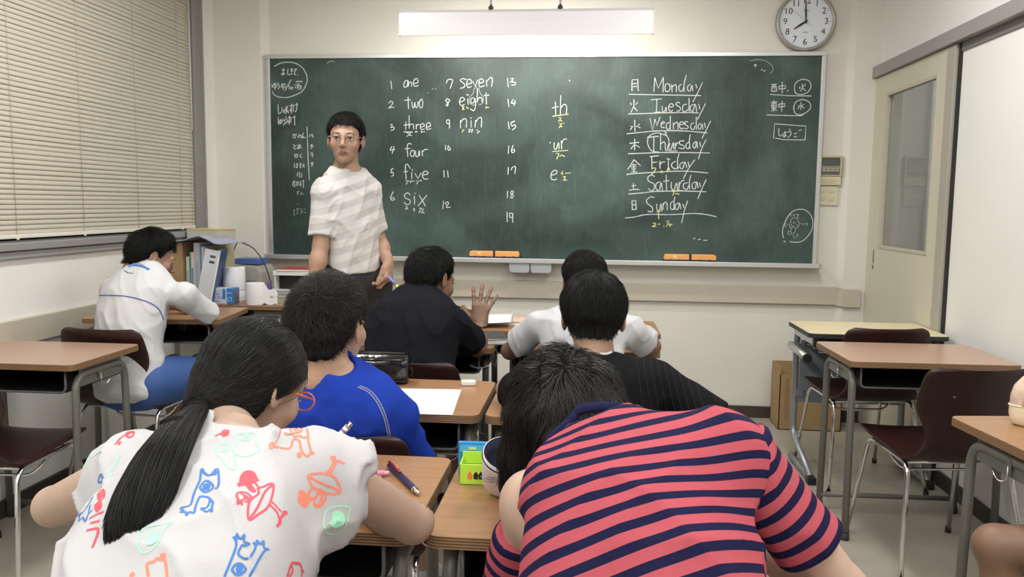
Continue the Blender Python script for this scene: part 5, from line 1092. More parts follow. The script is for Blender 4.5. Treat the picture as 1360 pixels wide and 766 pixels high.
def person(spec):
    """builds body (one continuous skin), clothes, hair as children of one empty"""
    g = spec.get; s = g('s', 1.0); pel, nk = npv(g('pelvis')), npv(g('neck')); sL, sR = npv(g('shL')), npv(g('shR'))
    R = frame_from(sR-sL, nk-pel); Lt = float(np.linalg.norm(nk-pel)); w, d = g('w', s), g('d', s)
    root = empty('person', (float(pel[0]), float(pel[1]), 0)); tag(root, spec['label'], 'person')
    hd = Head(g('head'), g('hf'), g('hu', (0, 0, 1)), g('hs', s)); HF = hd.field()
    T_in = [(t, cx, cy, max(wl-.014, .003), max(wr-.014, .003), max(db-.014, .003), max(df-.014, .003)) for t, cx, cy, wl, wr, db, df in (g('table') or scale_torso(Lt, w, d, 0, g('hunch', .02)))]
    body = Field(); body.add(loft(pel, R, T_in), 0)
    if g('inner_r', 1) : pass
    nb = nk+(R@npv((0, .0, -.02))); hb = hd.w((0, -.045, -.075)); body.add(rc(nb, hb, .056*s, .050*hd.s), .03)
    for sh in (sL, sR): body.add(rc(nk+R@npv((0, 0, -.045*s)), sh, .042*s, .046*s), .04)
    arms = {}
    for side, sh, e_, wr in (('L', sL, g('elL'), g('wrL')), ('R', sR, g('elR'), g('wrR'))):
        e_, wr = npv(e_), npv(wr); arms[side] = (sh, e_, wr); q = g('arm', 1.0)*s
        body.add(rc(sh, e_, .043*q, .035*q), .03).add(rc(e_, e_+(wr-e_)*.35, .035*q, .036*q), .012).add(rc(e_+(wr-e_)*.3, wr, .036*q, .0235*q), .02)
    clip_hands = []
    for side in ('L', 'R'):
        sh, e_, wr = arms[side]; hp = g('hand'+side) or {}; yv = hp.get('y', wr-e_); zv = hp.get('z', (0, 0, 1)); hand_field(body, wr, yv, zv, hp.get('sc', .92*s), 1 if side == 'R' else -1, hp.get('curl', (28, 35, 25)), hp.get('spread', 5), hp.get('thumb', (35, 20)), flare=hp.get('flare'))
        clip_hands.append((wr, unit(yv), hp.get('h', .0042), hp.get('sc', .92*s)))
    if g('legs', True):
        hipo = .085*s
        for side, sg in (('L', -1), ('R', 1)):
            hip = pel+R@npv((sg*hipo, 0, .0)); kn = npv(g('kn'+side)); an = npv(g('an'+side)); toe = npv(g('toe'+side, an+(0, .15, -.03)))
            body.add(rc(hip, kn, .078*s, .054*s), .04).add(rc(kn, kn+(an-kn)*.4, .052*s, .053*s), .02).add(rc(kn+(an-kn)*.3, an, .052*s, .034*s), .03).add(rc(an, toe, .036*s, .030*s), .02)
    cutp = hd.w((0, -.02, -.100)); cutn = hd.R@npv((0, -.25, -1))     # plane between head and trunk
    body.add(HF, .012)
    # bounding boxes
    pts = [pel, nk, hd.c, sL, sR]+[p for a in arms.values() for p in a]
    if g('legs', True): pts += [npv(g(k)) for k in ('knL', 'knR', 'anL', 'anR')]+[npv(g('toeL', npv(g('anL'))+(0, .15, -.03))), npv(g('toeR', npv(g('anR'))+(0, .15, -.03)))]
    pts = np.array(pts); lo, hi = pts.min(0)-.16, pts.max(0)+.16
    hn = [(wr+yv*.004, yv) for wr, yv, h, sc in clip_hands]
    un = unit(cutn)
    def main(P):
        dd = body(P); dd = np.maximum(dd, (P-(cutp-un*.03))@(-un))
        for p, n in hn:
            pl = (P-(p+n*.025))@n; near = np.linalg.norm(P-(p+n*.09), axis=1) < .125; dd = np.where(near, np.maximum(dd, pl), dd)
        return dd
    def prune(V, F, test): c = V[F].mean(1); return V, F[test(c)]
    V1, F1 = polygonise(main, lo, hi, g('res', .008))
    def t1(c):
        k_ = (c-cutp)@un > -.004
        for p, n in hn: k_ &= ~((np.linalg.norm(c-(p+n*.09), axis=1) < .12) & ((c-p)@n > .004))
        return k_
    V1, F1 = prune(V1, F1, t1)
    def headf(P): return np.maximum(body(P), (P-(cutp+un*.03))@un)
    V2, F2 = polygonise(headf, hd.c-.19, hd.c+.19, g('hres', .0032)); V2, F2 = prune(V2, F2, lambda c: (c-cutp)@un < .004)
    Vs, Fs, k = [V1, V2], [F1, F2+len(V1)], len(V1)+len(V2)
    for wr, yv, h, sc in clip_hands:
        c_ = wr+yv*.09*sc
        def hf_(P, wr=wr, yv=yv): return np.maximum(np.maximum(body(P), (P-(wr-yv*.03))@(-yv)), np.linalg.norm(P-(wr+yv*.09*sc), axis=1)-.14)
        V3, F3 = polygonise(hf_, c_-.15, c_+.15, h); V3, F3 = prune(V3, F3, lambda c, wr=wr, yv=yv: (c-wr)@yv > -.001); Vs.append(V3); Fs.append(F3+k); k += len(V3)
    V, F = np.concatenate(Vs), np.concatenate(Fs)
    q = hd.loc(V); lip = np.where(np.linalg.norm(q, axis=1) < .16, lip_mask(q), 0)
    field_obj('body', V, F, g('skin'), root, {'lip': lip})
    # eyes and brows
    if g('face', True):
        for sx in (-1, 1):
            ey_ = g('eye_y', .0705); c_ = hd.w((sx*.032, ey_, .0022)); r_ = .0125*hd.s
            m = MB().lathe([(r_*math.sin(a), r_*math.cos(a)) for a in np.linspace(0, math.pi, 11)], 16); o = m.obj('eye', M_eyew); o.rotation_euler = Matrix(hd.R.tolist()).to_euler(); o.location = Vector(c_)-Vector(root.location); o.parent = root
            ci = hd.w((sx*.0315, ey_+.0121, .0018)); m = MB().lathe([(0, .0012), (.0055*hd.s, .0004), (.0058*hd.s, -.001)], 14, Matrix(((1, 0, 0, 0), (0, 0, 1, 0), (0, 1, 0, 0), (0, 0, 0, 1)))); o = m.obj('iris', M_iris); o.rotation_euler = Matrix(hd.R.tolist()).to_euler(); o.location = Vector(ci)-Vector(root.location); o.parent = root
            pb = [hd.w(p) for p in ((sx*.016, .0915, .0225), (sx*.027, .0918, .0255), (sx*.040, .0860, .0250), (sx*.049, .0790, .0210))]; o = MB().tube(pb, [.0012*hd.s, .0022*hd.s, .002*hd.s, .0008*hd.s], 6).obj('eyebrow', M_hair); o.parent = root; o.matrix_parent_inverse = Matrix.Translation(-Vector(root.location))
    info = dict(root=root, hd=hd, R=R, pel=pel, nk=nk, Lt=Lt, arms=arms, body=body, s=s, w=w, d=d)
    return info

def add_hair(p, n=3500, length=.035, t=.012, hl=HL_BOY, W=(.012, -.070, .088), lift=(.002, .010), rad=.0009, m=None, seg=6, swirl=.5, down=.25, jitter=.22, extra=None, res=.0038, bump=.003, stiff=0, fwd=0):
    hd = p['hd']; base = hair_cap(hd, t, hl, extra, bump); f = hd.wrap(base)
    ff = hd.wrap(hair_cap(hd, t, hl, extra, 0)); 
    V, F = polygonise(f, hd.c-.17, hd.c+.17, res); field_obj('hair', V, F, M_scalp, p['root'])
    skullf = hd.wrap(lambda q: skull_q(q)-thick_q(q, t, hl))
    q = hd.loc(V); line = np.interp(q[:, 1], hl[0], hl[1]); ok = (q[:, 2] > line+.003) & (skullf(V) > -.006)
    roots = sample(V, n, ok); ln = length*RNG.uniform(.7, 1.15, n)*np.interp(hd.loc(roots)[:, 2], [-.07, -.02, .05], [.30, .55, 1.0])
    paths = grow(skullf, roots, whorl_flow(hd, W, swirl, down, fwd), ln.astype(f4), seg, lift, stiff, jitter=jitter)
    # keep the ends off the face and neck
    qe = hd.loc(paths.reshape(-1, 3)).reshape(paths.shape); keep = np.ones(len(paths), bool)
    for sx in (-1, 1): keep &= (el((sx*.082, -.004, -.010), (.022, .024, .032))(qe.reshape(-1, 3).astype(f4)).reshape(qe.shape[:2]) > 0).all(1)
    keep &= qe[:, -1, 2] > np.interp(qe[:, -1, 1], hl[0], hl[1])-np.where(qe[:, -1, 1] > .03, .016, .006); paths = paths[keep]
    strands_obj('hair_strands', paths, m or M_hair, p['root'], rad)
    return V

def sleeve_fn(sh, end, r0, r1, closed=False):
    ax = unit(end-sh); L_ = float(np.linalg.norm(end-sh)); out = rc(sh, end+ax*.05, r0, r1+(r1-r0)*.05/L_); hole = rc(end-ax*.010, end+ax*.09, r1-.007, r1-.004)
    def fn(P):
        dd = out(P)
        if closed: return dd
        return smax(dd, (P-end)@ax, .010)
    return fn
def collar_fn(p, r0, r1, up, down=.06):
    n_ = unit(p['hd'].w((0, -.04, -.09))-p['nk']); a_, b_ = p['nk']-p['R'][:, 2]*down, p['nk']+n_*(up+.02); o_ = rc(a_, b_, r0, r1); pt = p['nk']+n_*up
    return lambda P: smax(o_(P), (P-pt)@n_, .008)
def make_shirt(p, m, ease=.016, hem=.02, sleeves=.55, sl_r=(.052, .060), hunch=.02, table=None, neck_r=.053, folds=(.006, 9), attr=None, res=.0065, name='shirt', extra=None, longs=None, seed=1, k=.035, cutneck=True, neck_shift=(0, .0, .010), neck_len=.2, front=0):
    """shirt over the body; sleeves reach the fraction given along the upper arm"""
    R, pel, nk, s = p['R'], p['pel'], p['nk'], p['s']; f = Field(); T = table or scale_torso(p['Lt'], p['w'], p['d'], ease, hunch, front)
    f.add(loft(pel, R, T), 0)
    for side in ('L', 'R'):
        sh, e_, wr = p['arms'][side]; sl = sleeves if not isinstance(sleeves, dict) else sleeves[side]; end = sh+(e_-sh)*sl
        f.add(rc(nk+R@npv((0, -.004, -.050*s)), sh, .048*s+ease*.3, .045*s+ease*.3), .04)
        f.add(sleeve_fn(sh, end, sl_r[0]*s, sl_r[1]*s, bool(longs and side in longs)), k)
        if longs and side in longs: f.add(rc(e_, e_+(wr-e_)*longs[side], .05*s, .042*s), .02)
    if extra: extra(f)
    A, fr = folds
    def disp(P):
        q = (P-pel)@R; a = A*.8*ridge(np.stack([q[:, 0]*fr+q[:, 2]*fr*.35, q[:, 1]*fr*.6, q[:, 2]*fr*.38], 1), seed)+A*.5*ridge(np.stack([q[:, 0]*fr*1.1-q[:, 2]*fr*.9, q[:, 1]*fr, q[:, 2]*fr*.9+q[:, 0]*fr*.7], 1), seed+5)
        a = a+A*.42*ridge(np.stack([q[:, 0]*fr*2.1+q[:, 2]*fr*1.3, q[:, 1]*fr*1.5, q[:, 2]*fr*.9-q[:, 0]*fr*.5], 1), seed+8)**1.6
        return (a-A*.6).astype(f4)
    f.disp(disp)
    f.clip(pel+R@npv((0, 0, hem)), -R[:, 2])
    if cutneck: a_ = nk+R@npv(neck_shift); f.cut(rc(a_, a_+unit(p['hd'].w((0, -.04, -.09))-a_)*neck_len, neck_r*s, neck_r*s*1.02), .014)
    pts = np.array([pel, nk]+[x for a in p['arms'].values() for x in (a[:2] if not longs else a)]); V, F = polygonise(f, pts.min(0)-.17, pts.max(0)+.17, res)
    at_ = {'stripe': attr((V-pel)@R, V)} if attr else None
    o = field_obj(name, V, F, m, p['root'], at_); return o, f, V
def make_legwear(p, m, kn, an, frac=.8, name='shorts', r=(.098, .082), lower=None, res=.009):
    s = p['s']; f = Field(); R, pel = p['R'], p['pel']; f.add(el(pel+R@npv((0, -.005, -.01)), (.158*s, .118*s, .115*s), R), 0)
    for sg, k_ in ((-1, 0), (1, 1)):
        hip = pel+R@npv((sg*.085*s, 0, 0)); kk = npv(kn[k_]); aa = npv(an[k_]); f.add(rc(hip, hip+(kk-hip)*frac, r[0]*s, r[1]*s), .03)
        if lower: f.add(rc(kk, kk+(aa-kk)*lower, r[1]*s*.92, .058*s), .03)
    f.clip(pel+R@npv((0, 0, .13)), R[:, 2])
    pts = np.array([pel, *[npv(k) for k in kn], *([npv(a) for a in an] if lower else [])]); V, F = polygonise(f, pts.min(0)-.19, pts.max(0)+.19, res); return field_obj(name, V, F, m, p['root'])
def shoes(p, toes, ans, m):
    for a, t in zip(ans, toes): 
        f = Field(); a, t = npv(a), npv(t); f.add(rc(a+(0, 0, -.02), t, .046, .040), 0).add(rc(a+(0, 0, .02), a+(0, 0, -.03), .042, .044), .02).clip((0, 0, .004), (0, 0, -1)); V, F = polygonise(f, np.minimum(a, t)-.08, np.maximum(a, t)+.08, .007); field_obj('shoe', V, F, m, p['root'])
# ================================================================== PEOPLE
# ---- teacher, standing in front of the blackboard
_hc = at(457, 183, Y=3.50)+Vector((-.020, .088, 0))
an_ = [(-1.14, 3.66, .09), (-1.00, 3.78, .09)]
tp = person(dict(label='standing man in glasses and white T-shirt with pale grey stripes, holding chalk', s=1.0, hs=.955, w=.93, d=.98, skin=SK_teacher,
    pelvis=(-1.078, 3.66, .90), neck=(-1.098, 3.625, 1.415), shL=at(489, 252, Y=3.675), shR=at(431, 254, Y=3.545), head=_hc, hf=(.17, -1, -.03), hu=(.02, 0, 1),
    elL=at(502, 318, Y=3.73), wrL=(-.912, 3.655, .985), elR=at(426, 326, Y=3.52), wrR=(-1.20, 3.45, .86), handL=dict(y=(.06, -.25, -.95), z=(.95, -.1, .15), sc=.97, curl=((55, 40, 30), (48, 45, 30), (60, 50, 30), (65, 50, 30)), spread=3, thumb=(18, 10), h=.003),
    knL=(-1.0, 3.70, .48), knR=(-1.13, 3.60, .48), anL=an_[1], anR=an_[0], toeL=(-.92, 3.62, .04), toeR=(-1.05, 3.50, .04), hres=.0026, res=.008, hunch=.0, eye_y=.0762))
def teach_attr(q, V): return (q[:, 2]+q[:, 0]*.10+.02*np.sin(q[:, 0]*9))/.064
M_tee = cloth('striped_white_tee', (.64, .63, .62), ((.53, .515, .505), .5, .97))
TT = [(.02, 0, 0, .01, .01, .01, .01), (.025, 0, 0, .140, .140, .108, .108), (.12, 0, 0, .130, .130, .104, .108), (.24, 0, 0, .122, .122, .100, .106), (.36, 0, 0, .122, .122, .100, .106), (.43, 0, 0, .112, .112, .092, .092), (.475, 0, 0, .106, .100, .078, .072), (.51, 0, 0, .082, .076, .062, .062), (.535, 0, 0, .03, .03, .03, .03)]
make_shirt(tp, M_tee, table=TT, hem=.045, sleeves=.82, sl_r=(.050, .054), neck_r=.060, folds=(.0080, 10), attr=teach_attr, res=.0055, seed=4, extra=lambda F_: F_.add(collar_fn(tp, .086, .068, -.014), .03), neck_shift=(0, .012, -.010), neck_len=.5)
make_legwear(tp, mat('black_trousers', (.012, .012, .013), .8), [(-1.0, 3.70, .48), (-1.13, 3.60, .48)], [an_[1], an_[0]], frac=1.0, name='trousers', r=(.105, .078), lower=.92)
shoes(tp, [(-.92, 3.60, .04), (-1.05, 3.48, .04)], [an_[1], an_[0]], mat('indoor_shoe', (.5, .5, .5), .6))
HL_T = ([-.12, -.08, -.045, -.022, .000, .020, .036, .060, .10], [-.070, -.062, -.050, -.028, -.004, -.014, .036, .060, .064])
add_hair(tp, n=3600, length=.042, t=.013, hl=HL_T, W=(.01, -.055, .10), lift=(.001, .008), rad=.0008, fwd=.15, down=.1, jitter=.18)
hd = tp['hd']; gl = []
for sx in (-1, 1):
    pts = [hd.w((sx*.0335+.0225*math.copysign(abs(math.cos(a))**.6, math.cos(a)), .1045-.006*abs(math.cos(a)*sx+0)*(1 if sx*math.cos(a) > 0 else .2), .0015+.0115*math.copysign(abs(math.sin(a))**.7, math.sin(a)))) for a in np.linspace(0, 2*math.pi, 25)[:-1]]; gl.append(pts)
M_spec = mat('spectacle_metal', (.42, .40, .37), .35, .8)
g_ = MB()
for pts in gl: g_.tube(pts, .0005, 6, closed=True)
g_.tube([hd.w((-.0105, .106, .004)), hd.w((0, .1085, .007)), hd.w((.0105, .106, .004))], .0009, 6)
for sx in (-1, 1): g_.tube([hd.w((sx*.057, .099, .007)), hd.w((sx*.073, .085, .008)), hd.w((sx*.0815, .03, .008)), hd.w((sx*.081, -.012, .004)), hd.w((sx*.077, -.026, -.012))], .0011, 6)
o = g_.obj('spectacles', M_spec); o.parent = tp['root']; o.matrix_parent_inverse = Matrix.Translation(-Vector(tp['root'].location)); o['label'] = 'thin metal-rimmed spectacles'
for sx in (-1, 1):
    o = MB().tube([hd.w(p) for p in ((sx*.0175, .0885, .0058), (sx*.025, .0935, .0088), (sx*.033, .0942, .0092), (sx*.041, .0895, .0072), (sx*.047, .0845, .0035))], [.0006, .0013, .0014, .0012, .0006], 6).obj('eyelash', M_hair); o.parent = tp['root']; o.matrix_parent_inverse = Matrix.Translation(-Vector(tp['root'].location))
# mouth, slightly open
o = MB().lathe([(0, 0), (1, 0)], 16).obj('mouth_line', mat('mouth_dark', (.05, .015, .012), .6)); o.matrix_world = Matrix.Translation(Vector(hd.w((0, .0962, -.0648)))) @ Matrix(hd.R.tolist()).to_4x4() @ Matrix.Rotation(-math.pi/2, 4, 'X') @ Matrix.Diagonal((.011, .0022, .002, 1)); mw = o.matrix_world.copy(); o.parent = tp['root']; o.matrix_world = mw
# chalk in its holder
hw = at(522.5, 374.5, Y=3.58); he = at(530.5, 383, Y=3.57)
t = thing('chalk_holder', hw, 0, 'violet chalk holder with yellow chalk in the man\'s lowered hand', 'chalk')
dd = he-hw; MB().tube([dd*-.9, dd*.45], .0065, 10).obj('holder', mat('holder_violet', (.20, .22, .55), .4), t); MB().tube([dd*.45, dd*.95], [.0055, .0045], 10).obj('chalk_stick', mat('chalk_yellow', (.80, .74, .20), .8), t)

CH = (.42)
# ---- boy with the blue-piped white shirt (left)
p2h = at(202, 341, Y=3.36)
p2 = person(dict(label='boy in blue-piped white shirt and blue shorts bent over his desk by the window', s=.90, hs=.93, w=.98, d=1.0, skin=SK_mid,
    pelvis=(-1.865, 3.17, .50), neck=at(196, 364, Y=3.31), shL=at(153, 385, Y=3.37), shR=at(244, 392, Y=3.25), head=p2h, hf=(.72, .62, -.42), hu=(.22, .25, 1),
    elL=(-2.06, 3.42, .81), wrL=(-1.87, 3.52, .785), elR=at(293, 427, Y=3.45), wrR=at(262, 424, Y=3.60), handR=dict(sc=.85), handL=dict(sc=.85),
    knL=(-1.90, 3.56, .50), knR=(-1.66, 3.48, .50), anL=(-1.93, 3.62, .09), anR=(-1.62, 3.58, .09), toeL=(-1.93, 3.75, .045), toeR=(-1.58, 3.70, .045), hunch=.05))
M_wt = cloth('white_jersey', (.60, .60, .62))
T2 = [(-.10, 0, 0, .02, .02, .02, .02), (-.08, 0, -.01, .140, .150, .125, .12), (.04, 0, -.03, .142, .155, .120, .12), (.16, 0, -.06, .142, .142, .105, .115), (.28, 0, -.065, .152, .15, .100, .12), (.38, 0, -.05, .158, .158, .095, .12), (.45, 0, -.025, .140, .140, .080, .09), (.495, 0, -.01, .085, .085, .06, .06), (.53, 0, 0, .03, .03, .03, .03)]
o, f2, V2_ = make_shirt(p2, M_wt, table=T2, hem=-.085, sleeves=.70, sl_r=(.057, .060), neck_r=.044, folds=(.010, 8), seed=9, res=.0065)
make_legwear(p2, mat('blue_shorts', (.035, .090, .28), .7, bump=.2, bscale=40), [(-1.90, 3.56, .50), (-1.66, 3.48, .50)], None or [(-1.93, 3.62, .09), (-1.62, 3.58, .09)], frac=.8, r=(.115, .10))
shoes(p2, [(-1.93, 3.75, .045), (-1.58, 3.70, .045)], [(-1.93, 3.62, .09), (-1.62, 3.58, .09)], MATS['indoor_shoe'])
add_hair(p2, n=4200, length=.050, t=.016, W=(-.01, -.075, .085), lift=(.003, .016), rad=.0009, jitter=.30, down=.35)

def surf_line(name, fld, pix, Y0, m, parent, r=.0012, off=.0008, n=6, lab=None, width=None):
    """lay a thin cord or print line on a garment: walk from the photo's line of sight to the cloth"""
    pts = [(float(a), float(b)) for a, b in (q.split(',') for q in pix.split())] if isinstance(pix, str) else pix
    P = catmull([Vector((a, b, 0)) for a, b in pts], n) if len(pts) > 2 else [Vector((a, b, 0)) for a, b in pts]
    return cast(fld, np.array([(p.x, p.y) for p in P]), Y0, off)
def cast(fld, uv, Y0, off=.0008):
    O = np.array([0, 0, CAMH]); D = np.array([list(_f + _r*((u-680)/FPX) - _u*((v-383)/FPX)) for u, v in uv]); D /= np.linalg.norm(D, axis=1, keepdims=True)
    t = np.full(len(D), Y0-.30)/D[:, 1]; P = O+D*t[:, None]
    for _ in range(60):
        d = fld(P.astype(f4)); P = P+D*np.clip(d*.7, -.01, .03)[:, None]
    ok = np.abs(fld(P.astype(f4))) < .004
    return P, ok, D
def ribbons(name, fld, lines, Y0, m, root, r, off=.0005):
    V, F = [], []
    for ln in lines:
        P = catmull([Vector((a, b, 0)) for a, b in ln], 4) if len(ln) > 2 else [Vector((a, b, 0)) for a, b in ln]
        if len(P) < 2: continue
        W_, ok, D = cast(fld, [(p.x, p.y) for p in P], Y0); G = grad(fld, W_.astype(f4), .003); G /= np.linalg.norm(G, axis=1, keepdims=True)+1e-9
        T = np.gradient(W_, axis=0); T /= np.linalg.norm(T, axis=1, keepdims=True)+1e-9; S = np.cross(T, G); k = len(V)
        for p, s_, g_n in zip(W_, S, G): V += [p+s_*r+g_n*off, p-s_*r+g_n*off]
        F += [(k+2*i, k+2*i+1, k+2*i+3, k+2*i+2) for i in range(len(W_)-1) if ok[i] and ok[i+1] and np.linalg.norm(W_[i+1]-W_[i]) < .03]
    if not F: return
    o = link(name, raw_mesh(name, V, F), m); o.parent = root; o.matrix_parent_inverse = Matrix.Translation(-Vector(root.location)); o['kind'] = 'stuff'; return o
def cords(name, fld, lines, Y0, m, root, r=.0012, off=.0006, catm=True):
    mb_ = MB(); k = 0
    for ln in lines:
        pts = [tuple(map(float, q.split(','))) for q in ln.split()] if isinstance(ln, str) else ln
        P = catmull([Vector((a, b, 0)) for a, b in pts], 6) if catm and len(pts) > 2 else [Vector((a, b, 0)) for a, b in pts]
        W_, ok, D = cast(fld, [(p.x, p.y) for p in P], Y0)
        run = []
        for p, o_, d_ in zip(W_, ok, D):
            if o_: run.append(Vector(p-d_*off))
            else:
                if len(run) > 1: mb_.tube(run, r, 5); k += 1
                run = []
        if len(run) > 1: mb_.tube(run, r, 5); k += 1
    if not k: return None
    o = mb_.obj(name, m); o.parent = root; o.matrix_parent_inverse = Matrix.Translation(-Vector(root.location)); return o
cords('blue_piping', f2, ['121,400 128,393 142,392 165,393 185,397 203,404 212,412 217,424'], 3.3, mat('piping_blue', (.10, .16, .38), .6), p2['root'], r=.0028)
cords('collar_band', f2, ['172,354 180,352 190,354 198,358'], 3.3, mat('collar_blue', (.10, .28, .68), .6), p2['root'], r=.0065)
cords('collar_trim', f2, ['176,350 186,350 195,355'], 3.3, mat('collar_beige', (.50, .38, .25), .6), p2['root'], r=.0022)
cords('small_emblem', f2, ['165,359 170,362 177,363'], 3.3, mat('emblem_navy', (.05, .06, .16), .6), p2['root'], r=.0018)

# ---- boy in the blue T-shirt
p3 = person(dict(label='boy with cropped black hair in a royal blue T-shirt, seen from behind', s=.90, hs=.985, w=.98, d=1.0, skin=SK_kid,
    pelvis=(-.60, 1.985, .50), neck=at(448, 496, Y=1.865), shL=at(396, 552, Y=1.93), shR=at(520, 556, Y=1.90), head=at(439, 434, Y=1.905), hf=(.22, 1, -.05), hu=(0, .08, 1),
    elL=(-.80, 2.08, .68), wrL=(-.68, 2.20, .735), elR=at(556, 618, Y=2.03), wrR=(-.60, 2.20, .735), knL=(-.68, 2.38, .49), knR=(-.50, 2.38, .49), anL=(-.68, 2.42, .09), anR=(-.50, 2.42, .09), hunch=.01))
M_bt = cloth('royal_blue_jersey', (.014, .045, .36))
o, f3, V_ = make_shirt(p3, M_bt, hem=-.04, sleeves=.9, sl_r=(.057, .062), neck_r=.046, neck_shift=(0, 0, .018), folds=(.012, 9), seed=12, ease=.014, res=.006, extra=lambda F_: F_.add(collar_fn(p3, .078, .062, .012), .03))
make_legwear(p3, mat('black_shorts', (.015, .015, .02), .8), [(-.68, 2.38, .49), (-.50, 2.38, .49)], [(0, 0, 0)]*2)
shoes(p3, [(-.68, 2.56, .045), (-.50, 2.56, .045)], [(-.68, 2.42, .09), (-.50, 2.42, .09)], MATS['indoor_shoe'])
add_hair(p3, n=9000, length=.030, t=.017, W=(.004, -.082, .066), lift=(.004, .015), rad=.00065, jitter=.28, down=.15, swirl=.8, m=M_hairb)
cords('shoulder_stitching', f3, ['475,514 488,520 499,532 508,550 514,572 518,596', '478,512 491,518 502,530 511,548 517,570 521,594'], 1.9, mat('stitch_grey', (.40, .43, .55), .8), p3['root'], r=.0009)
for i in range(26):
    t_ = i/25; x0 = 476+45*t_**.6; y0 = 513+82*t_
cords('zigzag_stitch', f3, [' '.join('%.1f,%.1f' % (np.interp(t_, [0, .16, .3, .45, .7, 1], [475, 488, 499, 508, 514, 518])+(3 if i % 2 else 0), np.interp(t_, [0, .16, .3, .45, .7, 1], [514, 520, 532, 550, 572, 596])-(2 if i % 2 else 0)) for i, t_ in enumerate(np.linspace(0, 1, 60)))], 1.9, MATS['stitch_grey'], p3['root'], r=.0006, catm=False)

# ---- boy in the black T-shirt raising his open hand
p4 = person(dict(label='boy in a black T-shirt raising his open right hand', s=.92, hs=.935, w=1.0, d=1.0, skin=SK_brown,
    pelvis=(-.62, 2.76, .50), neck=at(556, 403, Y=2.90), shL=at(512, 430, Y=2.92), shR=at(604, 432, Y=2.88), head=at(573, 372, Y=2.965), hf=(.50, .8, -.30), hu=(.05, .25, 1),
    elL=(-.85, 3.14, .75), wrL=(-.68, 3.22, .735), elR=at(634, 462, Y=3.06), wrR=at(638, 431, Y=3.13), handR=dict(y=(.03, .30, .95), z=(.05, -.95, .30), sc=.93, curl=(8, 10, 6), flare=(9, -2, -14, -26), thumb=(58, 18), h=.0028),
    knL=(-.70, 3.15, .49), knR=(-.52, 3.15, .49), anL=(-.70, 3.2, .09), anR=(-.52, 3.2, .09), hunch=.03))
M_bk = cloth('black_jersey', (.0075, .0085, .012))
T4 = [(-.09, 0, 0, .02, .02, .02, .02), (-.07, 0, 0, .15, .15, .12, .11), (.05, 0, -.02, .158, .158, .115, .11), (.2, 0, -.035, .158, .158, .11, .11), (.32, 0, -.035, .17, .17, .11, .11), (.40, 0, -.02, .165, .165, .10, .10), (.445, 0, -.005, .12, .12, .08, .08), (.475, 0, 0, .08, .08, .065, .06), (.50, 0, 0, .03, .03, .03, .03)]
make_shirt(p4, M_bk, table=T4, hem=-.06, sleeves=.70, sl_r=(.057, .062), neck_r=.050, folds=(.014, 8), seed=21)
make_legwear(p4, MATS['black_shorts'], [(-.70, 3.15, .49), (-.52, 3.15, .49)], [(0, 0, 0)]*2)
shoes(p4, [(-.70, 3.34, .045), (-.52, 3.34, .045)], [(-.70, 3.2, .09), (-.52, 3.2, .09)], MATS['indoor_shoe'])
add_hair(p4, n=4200, length=.034, t=.015, W=(0, -.070, .088), lift=(.002, .011), rad=.0008, jitter=.25, down=.3)

# ---- boy in white at the front right
p5 = person(dict(label='boy in plain white T-shirt, partly hidden behind the boy in black ribbed top', s=.92, hs=.93, w=1.0, d=1.0, skin=SK_brown,
    pelvis=(-.02, 2.86, .50), neck=at(775, 408, Y=2.98), shL=at(718, 432, Y=2.97), shR=at(836, 438, Y=2.97), head=at(776, 376, Y=3.03), hf=(-.10, .9, -.38), hu=(-.02, .3, 1),
    elL=at(677, 466, Y=3.10), wrL=(-.20, 3.30, .74), elR=at(866, 460, Y=3.10), wrR=(.13, 3.30, .74), knL=(-.11, 3.22, .49), knR=(.08, 3.22, .49), anL=(-.11, 3.25, .09), anR=(.08, 3.25, .09), hunch=.03))
M_wc = cloth('white_cotton', (.56, .57, .59))
make_shirt(p5, M_wc, hem=-.05, sleeves=.70, sl_r=(.057, .064), neck_r=.050, folds=(.011, 9), seed=31, ease=.016)
make_legwear(p5, MATS['black_shorts'], [(-.11, 3.22, .49), (.08, 3.22, .49)], [(0, 0, 0)]*2)
shoes(p5, [(-.11, 3.39, .045), (.08, 3.39, .045)], [(-.11, 3.25, .09), (.08, 3.25, .09)], MATS['indoor_shoe'])
add_hair(p5, n=3200, length=.045, t=.014, W=(.02, -.060, .096), lift=(.001, .010), rad=.0009, jitter=.22, down=.3)

# ---- boy in the black ribbed top
p6 = person(dict(label='boy in black ribbed top, head bowed, right elbow pushed far out', s=.93, hs=.965, w=1.02, d=1.02, skin=SK_mid,
    pelvis=(.04, 1.99, .50), neck=at(792, 478, Y=2.10), shL=at(725, 522, Y=2.12), shR=at(872, 510, Y=2.07), head=at(788, 423, Y=2.16), hf=(-.02, .92, -.30), hu=(0, .25, 1),
    elL=(-.22, 2.26, .74), wrL=(-.05, 2.34, .735), elR=at(962, 566, Y=2.02), wrR=(.26, 2.22, .735), knL=(-.06, 2.40, .49), knR=(.14, 2.40, .49), anL=(-.06, 2.43, .09), anR=(.14, 2.43, .09), hunch=.03))
M_rib = cloth('black_ribbed_knit', (.0055, .0055, .0065))
def rib_attr(q, V): return q[:, 0]/.012
o, f6, V_ = make_shirt(p6, M_rib, hem=-.05, sleeves=.90, sl_r=(.058, .057), neck_r=.054, folds=(.010, 8), seed=41, ease=.018)
make_legwear(p6, MATS['black_shorts'], [(-.06, 2.40, .49), (.14, 2.40, .49)], [(0, 0, 0)]*2)
shoes(p6, [(-.06, 2.57, .045), (.14, 2.57, .045)], [(-.06, 2.43, .09), (.14, 2.43, .09)], MATS['indoor_shoe'])
add_hair(p6, n=7500, length=.055, t=.016, W=(.0, -.062, .098), lift=(.001, .009), rad=.0008, jitter=.16, down=.35, swirl=.4)
